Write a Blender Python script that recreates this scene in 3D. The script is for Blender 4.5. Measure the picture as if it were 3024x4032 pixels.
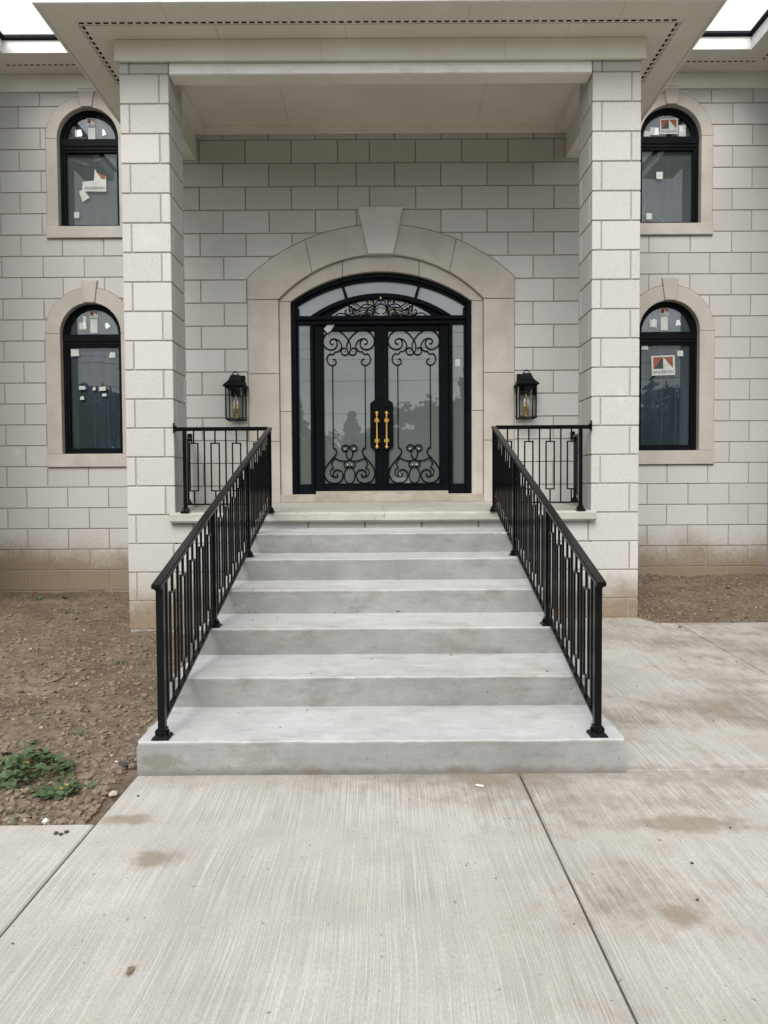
import bpy, bmesh, math, random
from mathutils import Matrix, Vector, noise as mnoise
random.seed(7)
PI = math.pi
scn = bpy.context.scene
for o in list(bpy.data.objects): bpy.data.objects.remove(o)

# ------------------------------------------------------------------ camera
PITCH, YAW, ROLL = 0.0351, 0.0009, 0.0059
cam_d = bpy.data.cameras.new('camera'); cam = bpy.data.objects.new('camera', cam_d)
scn.collection.objects.link(cam); scn.camera = cam
F_ = Vector((math.sin(YAW)*math.cos(PITCH), math.cos(YAW)*math.cos(PITCH), -math.sin(PITCH)))
X_ = Vector((math.cos(YAW), -math.sin(YAW), 0)); D_ = F_.cross(X_)
X2 = math.cos(ROLL)*X_ + math.sin(ROLL)*D_; D2 = -math.sin(ROLL)*X_ + math.cos(ROLL)*D_
m3 = Matrix((X2, -D2, -F_)).transposed()
cam.matrix_world = Matrix.Translation((0.003, 0, 1.501)) @ m3.to_4x4()
cam_d.sensor_fit = 'HORIZONTAL'; cam_d.sensor_width = 36; cam_d.lens = 36*2795/3024
cam_d.clip_start = .05; cam_d.clip_end = 2000
scn.render.resolution_x, scn.render.resolution_y = 768, 1024

# ------------------------------------------------------------------ sky, sun, exposure
SUN_EL, SUN_AZ = math.radians(43), math.radians(190)      # azimuth measured from +Y clockwise
w = bpy.data.worlds.new('World'); scn.world = w; w.use_nodes = True
nt = w.node_tree; nt.nodes.clear()
def wn(t, **k):
    n = nt.nodes.new(t)
    for a, b in k.items(): setattr(n, a, b)
    return n
sky = wn('ShaderNodeTexSky', sky_type='NISHITA', sun_disc=False, sun_elevation=SUN_EL, sun_rotation=SUN_AZ,
         air_density=1.0, dust_density=3.0, ozone_density=1.0)
hsv = wn('ShaderNodeHueSaturation'); hsv.inputs['Saturation'].default_value = .22
tc = wn('ShaderNodeTexCoord'); mp = wn('ShaderNodeMapping'); mp.inputs['Scale'].default_value = (1.2, 1.2, 3.4)
cl = wn('ShaderNodeTexNoise'); cl.inputs['Scale'].default_value = 2.3; cl.inputs['Detail'].default_value = 6; cl.inputs['Roughness'].default_value = .55
mr = wn('ShaderNodeMapRange'); mr.inputs['From Min'].default_value = .3; mr.inputs['From Max'].default_value = .7
mr.inputs['To Min'].default_value = .66; mr.inputs['To Max'].default_value = 1.22
vm = wn('ShaderNodeVectorMath', operation='SCALE')
bg = wn('ShaderNodeBackground'); bg.inputs['Strength'].default_value = .15
wo = wn('ShaderNodeOutputWorld')
L = nt.links.new
ov = wn('ShaderNodeMix', data_type='RGBA'); ov.inputs[0].default_value = .85     # closed deck of cloud over the clear sky
ov.inputs[7].default_value = (3.16, 3.25, 3.37, 1)
L(sky.outputs[0], hsv.inputs['Color']); L(tc.outputs['Generated'], mp.inputs[0]); L(mp.outputs[0], cl.inputs['Vector'])
L(cl.outputs['Fac'], mr.inputs['Value']); L(hsv.outputs[0], ov.inputs[6]); L(ov.outputs[2], vm.inputs[0]); L(mr.outputs[0], vm.inputs['Scale'])
L(vm.outputs[0], bg.inputs['Color']); L(bg.outputs[0], wo.inputs['Surface'])
sd = bpy.data.lights.new('sun', 'SUN'); sd.energy = 1.15; sd.angle = math.radians(38); sd.color = (1, .97, .93)
so = bpy.data.objects.new('sun', sd); scn.collection.objects.link(so)
so.location = (0, -5, 12)
sdir = Vector((math.sin(SUN_AZ)*math.cos(SUN_EL), math.cos(SUN_AZ)*math.cos(SUN_EL), math.sin(SUN_EL)))
so.rotation_euler = sdir.to_track_quat('Z', 'Y').to_euler()
vs = scn.view_settings
vs.view_transform = 'Standard'; vs.look = 'None'; vs.gamma = 1; vs.use_curve_mapping = False; vs.exposure = 1.45
scn.cycles.max_bounces = 8; scn.cycles.diffuse_bounces = 6; scn.cycles.glossy_bounces = 3; scn.cycles.transparent_max_bounces = 16
scn.cycles.caustics_reflective = False; scn.cycles.caustics_refractive = False

# ------------------------------------------------------------------ helpers: objects
COL = scn.collection
WM = {}
def _link(o, parent, mw):
    COL.objects.link(o)
    o.matrix_basis = mw
    if parent is not None:
        o.parent = parent; o.matrix_parent_inverse = WM[parent].inverted()
    WM[o] = mw.copy()
    return o
def tag(o, label=None, cat=None, group=None, kind=None):
    if label: o['label'] = label
    if cat: o['category'] = cat
    if group: o['group'] = group
    if kind: o['kind'] = kind
    return o
def thing(name, loc, label, cat, group=None):
    o = bpy.data.objects.new(name, None); o.empty_display_size = .1
    _link(o, None, Matrix.Translation(loc))
    return tag(o, label, cat, group)
def node(name, parent):                      # a part that only gathers its sub-parts
    o = bpy.data.objects.new(name, None); o.empty_display_size = .05
    return _link(o, parent, Matrix.Identity(4))
def place(name, me, parent=None, mw=None):
    return _link(bpy.data.objects.new(name, me), parent, mw or Matrix.Identity(4))

class MB:
    def __init__(s): s.v = []; s.f = []; s.mi = []; s.cur = 0
    def add(s, vs_, fs_):
        b = len(s.v); s.v += [tuple(p) for p in vs_]
        for q in fs_: s.f.append(tuple(b+i for i in q)); s.mi.append(s.cur)
        return s
    def box(s, x0, x1, y0, y1, z0, z1):
        return s.add([(x, y, z) for z in (z0, z1) for y in (y0, y1) for x in (x0, x1)],
                     [(0, 2, 3, 1), (4, 5, 7, 6), (0, 1, 5, 4), (2, 6, 7, 3), (0, 4, 6, 2), (1, 3, 7, 5)])
    def cbox(s, x0, x1, y0, y1, z0, z1, c=.004):   # box with chamfered edges
        vs_ = []
        X = (x0, x1); Y = (y0, y1); Z = (z0, z1)
        idx = {}
        for i in (0, 1):
            for j in (0, 1):
                for k in (0, 1):
                    sx, sy, sz = (1-2*i)*c, (1-2*j)*c, (1-2*k)*c
                    for a, p in enumerate(((X[i], Y[j]+sy, Z[k]+sz), (X[i]+sx, Y[j], Z[k]+sz), (X[i]+sx, Y[j]+sy, Z[k]))):
                        idx[i, j, k, a] = len(vs_); vs_.append(p)
        fs = []
        for i in (0, 1): fs.append([idx[i, j, k, 0] for j, k in ((0, 0), (1, 0), (1, 1), (0, 1))])
        for j in (0, 1): fs.append([idx[i, j, k, 1] for i, k in ((0, 0), (1, 0), (1, 1), (0, 1))])
        for k in (0, 1): fs.append([idx[i, j, k, 2] for i, j in ((0, 0), (1, 0), (1, 1), (0, 1))])
        for i in (0, 1):
            for j in (0, 1): fs.append([idx[i, j, 0, 0], idx[i, j, 0, 1], idx[i, j, 1, 1], idx[i, j, 1, 0]])
        for i in (0, 1):
            for k in (0, 1): fs.append([idx[i, 0, k, 0], idx[i, 0, k, 2], idx[i, 1, k, 2], idx[i, 1, k, 0]])
        for j in (0, 1):
            for k in (0, 1): fs.append([idx[0, j, k, 1], idx[0, j, k, 2], idx[1, j, k, 2], idx[1, j, k, 1]])
        for i in (0, 1):
            for j in (0, 1):
                for k in (0, 1): fs.append([idx[i, j, k, a] for a in (0, 1, 2)])
        return s.add(vs_, fs)
    def prism(s, poly, yf, yb, c=0.0):             # polygon in x,z pushed from yf (front) to yb, front edge chamfered
        n = len(poly); rings = []
        if c > 0:
            rings.append([(x, yf, z) for x, z in inset(poly, c)]); rings.append([(x, yf+c, z) for x, z in poly])
        else: rings.append([(x, yf, z) for x, z in poly])
        rings.append([(x, yb, z) for x, z in poly])
        fs = [tuple(range(n))]; m = len(rings)
        for r in range(m-1):
            for i in range(n):
                j = (i+1) % n; fs.append((r*n+i, (r+1)*n+i, (r+1)*n+j, r*n+j))
        fs.append(tuple((m-1)*n+i for i in reversed(range(n))))
        return s.add([p for r in rings for p in r], fs)
    def hstrip(s, xs, lo, hi, yf, yb):              # band between two curves lo(x), hi(x), built of quads
        rows = [(x, lo(x), hi(x)) for x in xs]; run = []
        for r in rows+[None]:
            if r is not None and r[2]-r[1] > .002: run.append(r); continue
            if len(run) > 1:
                n = len(run); vs_ = []
                for x, a, b in run: vs_ += [(x, yf, a), (x, yf, b), (x, yb, b), (x, yb, a)]
                fs = [(0, 1, 2, 3), (4*n-1, 4*n-2, 4*n-3, 4*n-4)]
                for i in range(n-1):
                    for k in range(4): fs.append((4*i+k, 4*i+(k+1) % 4, 4*i+4+(k+1) % 4, 4*i+4+k))
                s.add(vs_, fs)
            run = []
        return s
    def bar(s, p0, p1, wd, hd, side=(1, 0, 0)):     # rectangular bar, wd along side
        p0, p1 = Vector(p0), Vector(p1); t = (p1-p0).normalized(); sd_ = Vector(side); sd_ = (sd_-t*sd_.dot(t)).normalized(); u = t.cross(sd_)
        vs_ = []
        for p in (p0, p1):
            for a, b in ((-1, -1), (1, -1), (1, 1), (-1, 1)): vs_.append(p+sd_*a*wd/2+u*b*hd/2)
        return s.add(vs_, [(0, 1, 2, 3), (7, 6, 5, 4), (0, 4, 5, 1), (1, 5, 6, 2), (2, 6, 7, 3), (3, 7, 4, 0)])
    def tube(s, pts, r, n=7, closed=False):
        pts = [Vector(p) for p in pts]; m = len(pts); vs_ = []; fs = []
        up = None
        for i, p in enumerate(pts):
            a = pts[(i-1) % m] if (i or closed) else p; b = pts[(i+1) % m] if (i < m-1 or closed) else p
            t = (b-a).normalized()
            if up is None:
                up = Vector((0, 1, 0)) if abs(t.y) < .9 else Vector((1, 0, 0))
            u = (up-t*up.dot(t)).normalized(); v = t.cross(u); up = u
            rr = r[i] if isinstance(r, (list, tuple)) else r
            for k in range(n):
                an = 2*PI*k/n; vs_.append(p+u*math.cos(an)*rr+v*math.sin(an)*rr)
        for i in range(m if closed else m-1):
            for k in range(n):
                fs.append((i*n+k, i*n+(k+1) % n, ((i+1) % m)*n+(k+1) % n, ((i+1) % m)*n+k))
        if not closed: fs += [tuple(reversed(range(n))), tuple((m-1)*n+k for k in range(n))]
        return s.add(vs_, fs)
    def lathe(s, prof, cx, cy, n=14, rot=0.0):
        vs_ = []; fs = []
        for r, z in prof:
            for k in range(n):
                a = rot+2*PI*k/n; vs_.append((cx+r*math.cos(a), cy+r*math.sin(a), z))
        for i in range(len(prof)-1):
            for k in range(n): fs.append((i*n+k, i*n+(k+1) % n, (i+1)*n+(k+1) % n, (i+1)*n+k))
        fs += [tuple(reversed(range(n))), tuple((len(prof)-1)*n+k for k in range(n))]
        return s.add(vs_, fs)
    def mesh(s, name, mats, smooth=False, recalc=True):
        me = bpy.data.meshes.new(name); me.from_pydata(s.v, [], s.f)
        for mt in (mats if isinstance(mats, (list, tuple)) else [mats]): me.materials.append(mt)
        if any(s.mi): me.polygons.foreach_set('material_index', s.mi)
        if recalc:
            bm = bmesh.new(); bm.from_mesh(me); bmesh.ops.recalc_face_normals(bm, faces=bm.faces); bm.to_mesh(me); bm.free()
        if smooth:
            me.polygons.foreach_set('use_smooth', [True]*len(me.polygons))
        me.update(); return me
    def build(s, name, mats, parent=None, smooth=False, recalc=True):
        return place(name, s.mesh(name, mats, smooth, recalc), parent)

def inset(poly, c):
    n = len(poly); area = sum(poly[i][0]*poly[(i+1) % n][1]-poly[(i+1) % n][0]*poly[i][1] for i in range(n))
    sg = 1 if area > 0 else -1; out = []
    for i in range(n):
        (ax, az), (bx, bz), (dx, dz) = poly[i-1], poly[i], poly[(i+1) % n]
        e1 = Vector((bx-ax, bz-az)); e2 = Vector((dx-bx, dz-bz))
        if e1.length < 1e-7 or e2.length < 1e-7: out.append((bx, bz)); continue
        e1.normalize(); e2.normalize()
        n1 = Vector((-e1.y, e1.x))*sg; n2 = Vector((-e2.y, e2.x))*sg
        q = n1+n2; d = max(1+n1.dot(n2), .35)
        out.append((bx+q.x*c/d, bz+q.y*c/d))
    return out
def smoothpath(pts, k=4, closed=False):
    P = [Vector(p) for p in pts]; n = len(P); out = []
    for i in range(n if closed else n-1):
        a = P[i-1] if (i or closed) else P[i]*2-P[i+1]; b = P[i]; c = P[(i+1) % n]
        d = P[(i+2) % n] if (i+2 < n or closed) else c*2-b
        for j in range(k):
            t = j/k
            out.append(.5*((2*b)+(c-a)*t+(2*a-5*b+4*c-d)*t*t+(3*b-a-3*c+d)*t**3))
    if not closed: out.append(P[-1])
    return out
def arc(cx, cz, r, a0, a1, n):
    return [(cx+r*math.cos(a0+(a1-a0)*i/n), cz+r*math.sin(a0+(a1-a0)*i/n)) for i in range(n+1)]

# ------------------------------------------------------------------ helpers: materials
class Mt:
    def __init__(s, name):
        s.m = bpy.data.materials.new(name); s.m.use_nodes = True; s.nt = s.m.node_tree; s.nt.nodes.clear()
        s.out = s.nt.nodes.new('ShaderNodeOutputMaterial')
        s.geo = None
    def n(s, t, **k):
        q = s.nt.nodes.new(t)
        for a, b in k.items(): setattr(q, a, b)
        return q
    def set(s, sock, v):
        if hasattr(v, 'node'): s.nt.links.new(v, sock)
        elif isinstance(v, tuple) and len(v) == 3 and sock.type == 'RGBA': sock.default_value = (*v, 1)
        else: sock.default_value = v
    def pos(s, scale=(1, 1, 1), loc=(0, 0, 0), obj=False):
        if obj: src = s.n('ShaderNodeTexCoord').outputs['Object']
        else: src = s.n('ShaderNodeNewGeometry').outputs['Position']
        mp_ = s.n('ShaderNodeMapping'); mp_.inputs['Scale'].default_value = scale; mp_.inputs['Location'].default_value = loc
        s.nt.links.new(src, mp_.inputs[0]); return mp_.outputs[0]
    def noise(s, vec, scale, detail=4, rough=.55, dist=0):
        q = s.n('ShaderNodeTexNoise'); q.inputs['Scale'].default_value = scale; q.inputs['Detail'].default_value = detail
        q.inputs['Roughness'].default_value = rough; q.inputs['Distortion'].default_value = dist
        s.nt.links.new(vec, q.inputs['Vector']); return q.outputs['Fac']
    def rng(s, v, a, b, c=0., d=1., smooth=True):
        q = s.n('ShaderNodeMapRange'); q.interpolation_type = 'SMOOTHSTEP' if smooth else 'LINEAR'
        s.set(q.inputs['Value'], v)
        for k, x in (('From Min', a), ('From Max', b), ('To Min', c), ('To Max', d)): q.inputs[k].default_value = x
        return q.outputs[0]
    def mix(s, fac, a, b, blend='MIX'):
        q = s.n('ShaderNodeMix', data_type='RGBA', blend_type=blend)
        s.set(q.inputs[0], fac); s.set(q.inputs[6], a); s.set(q.inputs[7], b); return q.outputs[2]
    def math(s, op, a, b=0.):
        q = s.n('ShaderNodeMath', operation=op); s.set(q.inputs[0], a); s.set(q.inputs[1], b); return q.outputs[0]
    def xyz(s, v):
        q = s.n('ShaderNodeSeparateXYZ'); s.nt.links.new(v, q.inputs[0]); return q.outputs
    def rand(s): return s.n('ShaderNodeObjectInfo').outputs['Random']
    def bump(s, h, strength=.3, dist=.01):
        q = s.n('ShaderNodeBump'); q.inputs['Strength'].default_value = strength; q.inputs['Distance'].default_value = dist
        s.nt.links.new(h, q.inputs['Height']); return q.outputs[0]
    def bsdf(s, col, rough=.8, normal=None, spec=.3, metal=0.):
        q = s.n('ShaderNodeBsdfPrincipled'); s.set(q.inputs['Base Color'], col); s.set(q.inputs['Roughness'], rough)
        q.inputs['Specular IOR Level'].default_value = spec; q.inputs['Metallic'].default_value = metal
        if normal is not None: s.nt.links.new(normal, q.inputs['Normal'])
        s.nt.links.new(q.outputs[0], s.out.inputs[0]); s.b = q; return s.m
M = {}
def mk_block():
    t = Mt('block_stone'); p = t.pos()
    fine = t.noise(p, 150, 2, .7); med = t.noise(p, 62, 2, .65); big = t.noise(p, 1.3, 3)
    c = t.mix(t.rng(fine, .38, .66), (.412, .402, .38), (.518, .508, .485))
    c = t.mix(t.rng(med, .42, .68, 0, .5), c, (.36, .352, .335))
    rd = t.rand()
    c = t.mix(t.rng(rd, 0, 1, 0, .5, False), c, (.415, .395, .365))
    c = t.mix(t.math('MULTIPLY', t.rng(t.math('FRACT', t.math('MULTIPLY', rd, 7.31)), .55, 1, 0, .5, False), 1.), c, (.52, .515, .50))
    c = t.mix(t.rng(t.noise(t.pos((1, 1, .45), (5, 2, 1)), 3.3, 3, .6), .63, .78, 0, .35), c, (.60, .59, .57))
    c = t.mix(t.rng(big, .45, .75, 0, .22), c, (.40, .39, .37))
    # splashed mud on the lowest courses
    z = t.xyz(p)[2]; zn = t.math('ADD', z, t.math('MULTIPLY', t.math('SUBTRACT', t.noise(p, 1.6, 4), .5), .55))
    zn = t.math('ADD', zn, t.math('MULTIPLY', t.math('SUBTRACT', t.noise(p, 14, 5, .75), .5), .40))
    zn = t.math('ADD', zn, t.rng(t.xyz(p)[1], 8.2, 9.6, .16, -.02, False))
    c = t.mix(t.rng(zn, .86, .30, 0, .93), c, t.mix(t.rng(med, .3, .7), (.165, .122, .077), (.245, .187, .122)))
    t.bsdf(c, .93, t.bump(fine, .2, .005), .15)
    return t.m
def mk_simple(name, c0, c1, scale, rough, bump=0., bs=None, spec=.3, det=4, stretch=(1, 1, 1), metal=0., bd=.004):
    t = Mt(name); p = t.pos(stretch); nz = t.noise(p, scale, det, .6)
    c = t.mix(t.rng(nz, .3, .7), c0, c1)
    nm = t.bump(t.noise(p, bs or scale, 4, .65), bump, bd) if bump else None
    return t.bsdf(c, rough, nm, spec, metal)
def mk_limestone():
    t = Mt('limestone'); p = t.pos(); a = t.noise(p, 2.1, 5, .6, .4); b = t.noise(t.pos((1, 1, .25)), 7, 4); f = t.noise(p, 120, 3, .7)
    c = t.mix(t.rng(a, .3, .72), (.37, .342, .300), (.465, .435, .39))
    c = t.mix(t.rng(b, .52, .8, 0, .45), c, (.46, .43, .39))
    c = t.mix(t.rng(t.rand(), 0, 1, 0, .35, False), c, (.39, .36, .32))
    c = t.mix(t.rng(f, .4, .7, 0, .12), c, (.24, .215, .185))
    return t.bsdf(c, .85, t.bump(f, .08, .003), .2)
def mk_trim():
    t = Mt('painted_trim'); p = t.pos(); a = t.noise(p, 1.1, 4); b = t.noise(t.pos((.35, 1, 1)), 6, 5, .65)
    c = t.mix(t.rng(a, .35, .7), (.66, .625, .56), (.73, .70, .64))
    c = t.mix(t.rng(b, .60, .80, 0, .3), c, (.54, .505, .45))
    sp = t.noise(p, 26, 2, .5)
    c = t.mix(t.rng(sp, .76, .80, 0, .45), c, (.24, .21, .17))
    return t.bsdf(c, .55, t.bump(t.noise(p, 60, 2), .05, .003), .35)
def mk_white():
    t = Mt('white_fascia_paint'); p = t.pos(); a = t.noise(t.pos((1, 1, 3)), 5, 5, .65)
    c = t.mix(t.rng(a, .45, .75), (.74, .735, .72), (.60, .585, .56)); return t.bsdf(c, .5, None, .4)
def mk_black(name, rough=.32, c=(.008, .0085, .010), spec=.3):
    t = Mt(name); p = t.pos(); a = t.noise(p, 3, 2)
    col = t.mix(t.rng(a, .35, .75), c, tuple(x*1.5 for x in c))
    return t.bsdf(col, t.rng(a, .3, .7, rough*.9, rough*1.15), None, spec)
def mk_concrete(name, c0, c1, dirt, broom=False, steps=False):
    t = Mt(name); p = t.pos(); x, y, z = t.xyz(p)
    a = t.noise(p, .9, 5, .6, .3); b = t.noise(p, 5.5, 5, .62); f = t.noise(p, 110, 3, .7)
    c = t.mix(t.rng(a, .3, .72), c0, c1)
    c = t.mix(t.rng(b, .42, .78, 0, .35), c, tuple(v*.8 for v in c0))
    c = t.mix(t.rng(f, .35, .7, 0, .22), c, tuple(v*.62 for v in c0))
    h = f
    if broom:
        # broom strokes run up the walk, wandering a little from side to side
        wob = t.math('MULTIPLY', t.math('SUBTRACT', t.noise(t.pos((.5, .9, 1)), 1.1, 1), .5), .09)
        xx = t.math('ADD', x, wob); cmb = t.n('ShaderNodeCombineXYZ'); t.set(cmb.inputs[0], t.math('MULTIPLY', xx, 1.0)); t.set(cmb.inputs[1], t.math('MULTIPLY', y, .009))
        s1 = t.noise(cmb.outputs[0], 185, 2, .8); gr = t.noise(t.pos((1, .3, 1)), 190, 1, .5)
        st = t.math('MULTIPLY', t.rng(s1, .34, .64), t.rng(t.noise(t.pos((1, .5, 1)), 2.2, 3, .6), .30, .62, .35, 1.))
        c = t.mix(t.math('MULTIPLY', st, .46), c, tuple(v*.52 for v in c0))
        c = t.mix(t.rng(s1, .46, .30, 0, .20), c, tuple(min(v*1.3, .8) for v in c1))
        c = t.mix(t.rng(gr, .40, .70, 0, .30), c, tuple(v*.62 for v in c0))
        h = t.math('ADD', t.math('MULTIPLY', s1, 1.2), t.math('MULTIPLY', f, .5))
        # tracked-in soil settled in the broom grooves: heavier to the right and along the foot of the steps
        dr = t.math('ADD', t.noise(t.pos((.8, 1.2, 1), (3.1, .4, 0)), .95, 4, .62), t.rng(x, -.6, 3.0, -.10, .16, False))
        dr = t.math('ADD', dr, t.math('MULTIPLY', t.rng(y, 3.15, 3.66, 0, .14), t.rng(y, 3.80, 3.70)))
        dr = t.math('ADD', dr, t.math('MULTIPLY', t.math('SUBTRACT', s1, .5), .26))
        dr = t.math('ADD', dr, t.math('MULTIPLY', t.math('SUBTRACT', t.noise(t.pos((1, .6, 1)), 13, 5, .75), .5), .46))
        k = t.rng(dr, .50, .82)
        c = t.mix(t.math('MULTIPLY', k, .68), c, dirt)
        sp = t.noise(p, 34, 2, .5)
        c = t.mix(t.math('MULTIPLY', t.rng(sp, .70, .76), .6), c, tuple(v*.7 for v in dirt))
        # two dried puddles of mud
        for px, py, rx, ry in ((-.93, 2.83, .11, .075), (-1.16, 3.17, .12, .06), (1.03, 2.42, .09, .07), (1.35, 3.10, .30, .10)):
            dx = t.math('DIVIDE', t.math('SUBTRACT', x, px), rx); dy = t.math('DIVIDE', t.math('SUBTRACT', y, py), ry)
            d = t.math('SQRT', t.math('ADD', t.math('MULTIPLY', dx, dx), t.math('MULTIPLY', dy, dy)))
            d = t.math('ADD', d, t.math('MULTIPLY', t.math('SUBTRACT', t.noise(p, 13, 4, .65), .5), 1.9))
            c = t.mix(t.rng(d, 1.25, .35, 0, .62), c, (.17, .125, .08))
    if steps:
        s = t.noise(t.pos((.75, 1.6, 1.9)), 3.6, 6, .7)
        c = t.mix(t.rng(s, .50, .72, 0, .55), c, tuple(v*.64 for v in c0))
        s3 = t.noise(t.pos((.8, 1, 1.8), (4, 1, 2)), 2.2, 6, .68)
        c = t.mix(t.rng(s3, .55, .70, 0, .55), c, dirt)
        sp = t.noise(t.pos((1, 1, .6)), 19, 3, .55)
        c = t.mix(t.rng(sp, .72, .76, 0, .6), c, tuple(v*.5 for v in dirt))
        ph = t.noise(p, 52, 1, .4); c = t.mix(t.math('MULTIPLY', t.rng(ph, .735, .765), t.rng(b, .45, .6)), c, tuple(v*.42 for v in c0))
        sm = t.noise(t.pos((.6, 1.4, 1.7), (9, 3, 5)), 5, 6, .72); c = t.mix(t.rng(sm, .46, .72, 0, .30), c, tuple(min(v*1.28, .8) for v in c1))
        # damp mortar patch at the corner of the lowest riser and grime along its foot
        foot = t.rng(t.math('ADD', z, t.math('MULTIPLY', t.math('SUBTRACT', t.noise(p, 11, 5, .7), .5), .11)), .055, .0, 0, .62)
        c = t.mix(foot, c, (.115, .10, .08))
        dx = t.math('DIVIDE', t.math('ADD', x, 1.17), .13); dz = t.math('DIVIDE', t.math('SUBTRACT', z, .075), .045)
        d = t.math('ADD', t.math('SQRT', t.math('ADD', t.math('MULTIPLY', dx, dx), t.math('MULTIPLY', dz, dz))), t.math('MULTIPLY', t.math('SUBTRACT', t.noise(p, 12, 5, .7), .5), 3.0))
        c = t.mix(t.math('MULTIPLY', t.rng(d, 1.15, .6, 0, .75), t.rng(y, 3.80, 3.72)), c, (.175, .16, .13))
        h = t.math('ADD', t.math('MULTIPLY', t.noise(t.pos((.8, 1.5, 1.8)), 22, 5, .7), 1.5), f)
    return t.bsdf(c, .9, t.bump(h, .42 if broom else .3, .006), .2)
def mk_soil():
    t = Mt('bare_soil'); p = t.pos(); a = t.noise(p, 1.5, 5, .6); b = t.noise(p, 22, 5, .7); f = t.noise(p, 90, 3, .7)
    c = t.mix(t.rng(a, .3, .7), (.138, .106, .076), (.215, .170, .126))
    c = t.mix(t.rng(b, .35, .72, 0, .85), c, (.078, .055, .036))
    d = t.noise(t.pos((.6, 1.6, 1), (2, 7, 0)), 1.0, 4, .55)
    c = t.mix(t.rng(d, .58, .74, 0, .55), c, (.27, .22, .165))
    c = t.mix(t.rng(f, .66, .74, 0, .5), c, (.33, .28, .22))
    return t.bsdf(c, .97, t.bump(b, .8, .02), .1)
def mk_glass_front(name, body, refl):
    # frosted / backed pane: a dull body colour under a sharp reflecting surface
    t = Mt(name); p = t.pos(); a = t.noise(p, 1.2, 3)
    d = t.n('ShaderNodeBsdfDiffuse'); t.set(d.inputs[0], t.mix(t.rng(a, .3, .7), body, tuple(v*1.12 for v in body)))
    g = t.n('ShaderNodeBsdfGlossy'); g.inputs['Roughness'].default_value = .012
    fr = t.n('ShaderNodeFresnel'); fr.inputs['IOR'].default_value = 1.5
    fac = t.math('MINIMUM', t.math('ADD', fr.outputs[0], refl), 1.)
    ms = t.n('ShaderNodeMixShader'); t.set(ms.inputs[0], fac)
    t.nt.links.new(d.outputs[0], ms.inputs[1]); t.nt.links.new(g.outputs[0], ms.inputs[2]); t.nt.links.new(ms.outputs[0], t.out.inputs[0])
    return t.m
def mk_glass_clear(name, refl, tint=(.9, .94, .94)):
    t = Mt(name)
    d = t.n('ShaderNodeBsdfTransparent'); d.inputs[0].default_value = (*tint, 1)
    g = t.n('ShaderNodeBsdfGlossy'); g.inputs['Roughness'].default_value = .008
    # slightly wavy sheet
    p = t.pos(); t.nt.links.new(t.bump(t.noise(p, 1.7, 1), .02, .05), g.inputs['Normal'])
    fr = t.n('ShaderNodeFresnel'); fr.inputs['IOR'].default_value = 1.5
    fac = t.math('MINIMUM', t.math('ADD', fr.outputs[0], refl), 1.)
    ms = t.n('ShaderNodeMixShader'); t.set(ms.inputs[0], fac)
    t.nt.links.new(d.outputs[0], ms.inputs[1]); t.nt.links.new(g.outputs[0], ms.inputs[2]); t.nt.links.new(ms.outputs[0], t.out.inputs[0])
    return t.m
M['block'] = mk_block()
def mk_coursed():                # blockwork of the wings, beyond the edge of the picture
    t = Mt('coursed_blockwork'); p = t.xyz(t.pos()); cb = t.n('ShaderNodeCombineXYZ'); t.set(cb.inputs[0], p[1]); t.set(cb.inputs[1], p[2])
    q = t.n('ShaderNodeTexBrick'); t.nt.links.new(cb.outputs[0], q.inputs['Vector'])
    for k, v in (('Color1', (.47, .465, .45, 1)), ('Color2', (.43, .42, .40, 1)), ('Mortar', (.28, .25, .21, 1)), ('Scale', 1.), ('Mortar Size', .006), ('Brick Width', .61), ('Row Height', .3048)): q.inputs[k].default_value = v
    return t.bsdf(q.outputs['Color'], .93, None, .15)
M['coursed'] = mk_coursed()
M['mortar'] = mk_simple('mortar', (.25, .225, .19), (.33, .30, .26), 30, .95, det=2)
M['lime'] = mk_limestone(); M['sillstone'] = mk_simple('worn_limestone', (.27, .24, .195), (.37, .335, .285), 4, .9, det=5); M['palelime'] = mk_simple('pale_limestone', (.45, .43, .415), (.53, .51, .50), 3, .85); M['trim'] = mk_trim(); M['white'] = mk_white()
M['seam'] = mk_simple('board_seam', (.30, .27, .22), (.36, .33, .28), 8, .8)
M['void'] = mk_simple('dark_vent', (.012, .011, .010), (.02, .018, .016), 8, .9)
M['door'] = mk_black('door_paint', .45, (.0035, .0045, .006), .03); M['winframe'] = mk_black('window_frame', .42, (.0045, .005, .0065), .05)
M['rail'] = mk_black('railing_paint', .20, (.0025, .0025, .003), .16); M['lamp'] = mk_black('lantern_metal', .5, (.005, .005, .006), .08)
M['gold'] = mk_simple('gold_paint', (.62, .36, .07), (.74, .46, .12), 30, .32, metal=.75)
M['palegold'] = mk_simple('rosette_gold', (.62, .48, .22), (.78, .64, .36), 90, .35, metal=.5)
M['brass'] = mk_simple('brass', (.50, .38, .14), (.60, .46, .20), 30, .25, metal=1.)
M['bulb'] = mk_simple('candle_bulb', (.75, .66, .55), (.82, .74, .64), 20, .12, spec=.6)
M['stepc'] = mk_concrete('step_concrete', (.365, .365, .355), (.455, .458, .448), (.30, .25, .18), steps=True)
M['riserc'] = mk_concrete('formed_concrete_shaded', (.215, .214, .202), (.31, .309, .294), (.165, .138, .095), steps=True)  # riser copy of the step concrete: formed finish, plus shade darkened into the colour
M['walk'] = mk_concrete('broomed_concrete', (.385, .362, .322), (.50, .480, .440), (.150, .115, .078), broom=True)
M['porchc'] = mk_concrete('porch_concrete', (.36, .345, .305), (.44, .425, .385), (.25, .20, .145), steps=True)
M['soil'] = mk_soil()
M['clod'] = mk_simple('soil_clod', (.128, .098, .070), (.215, .172, .128), 16, .97, .3, 60, .1)
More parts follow.
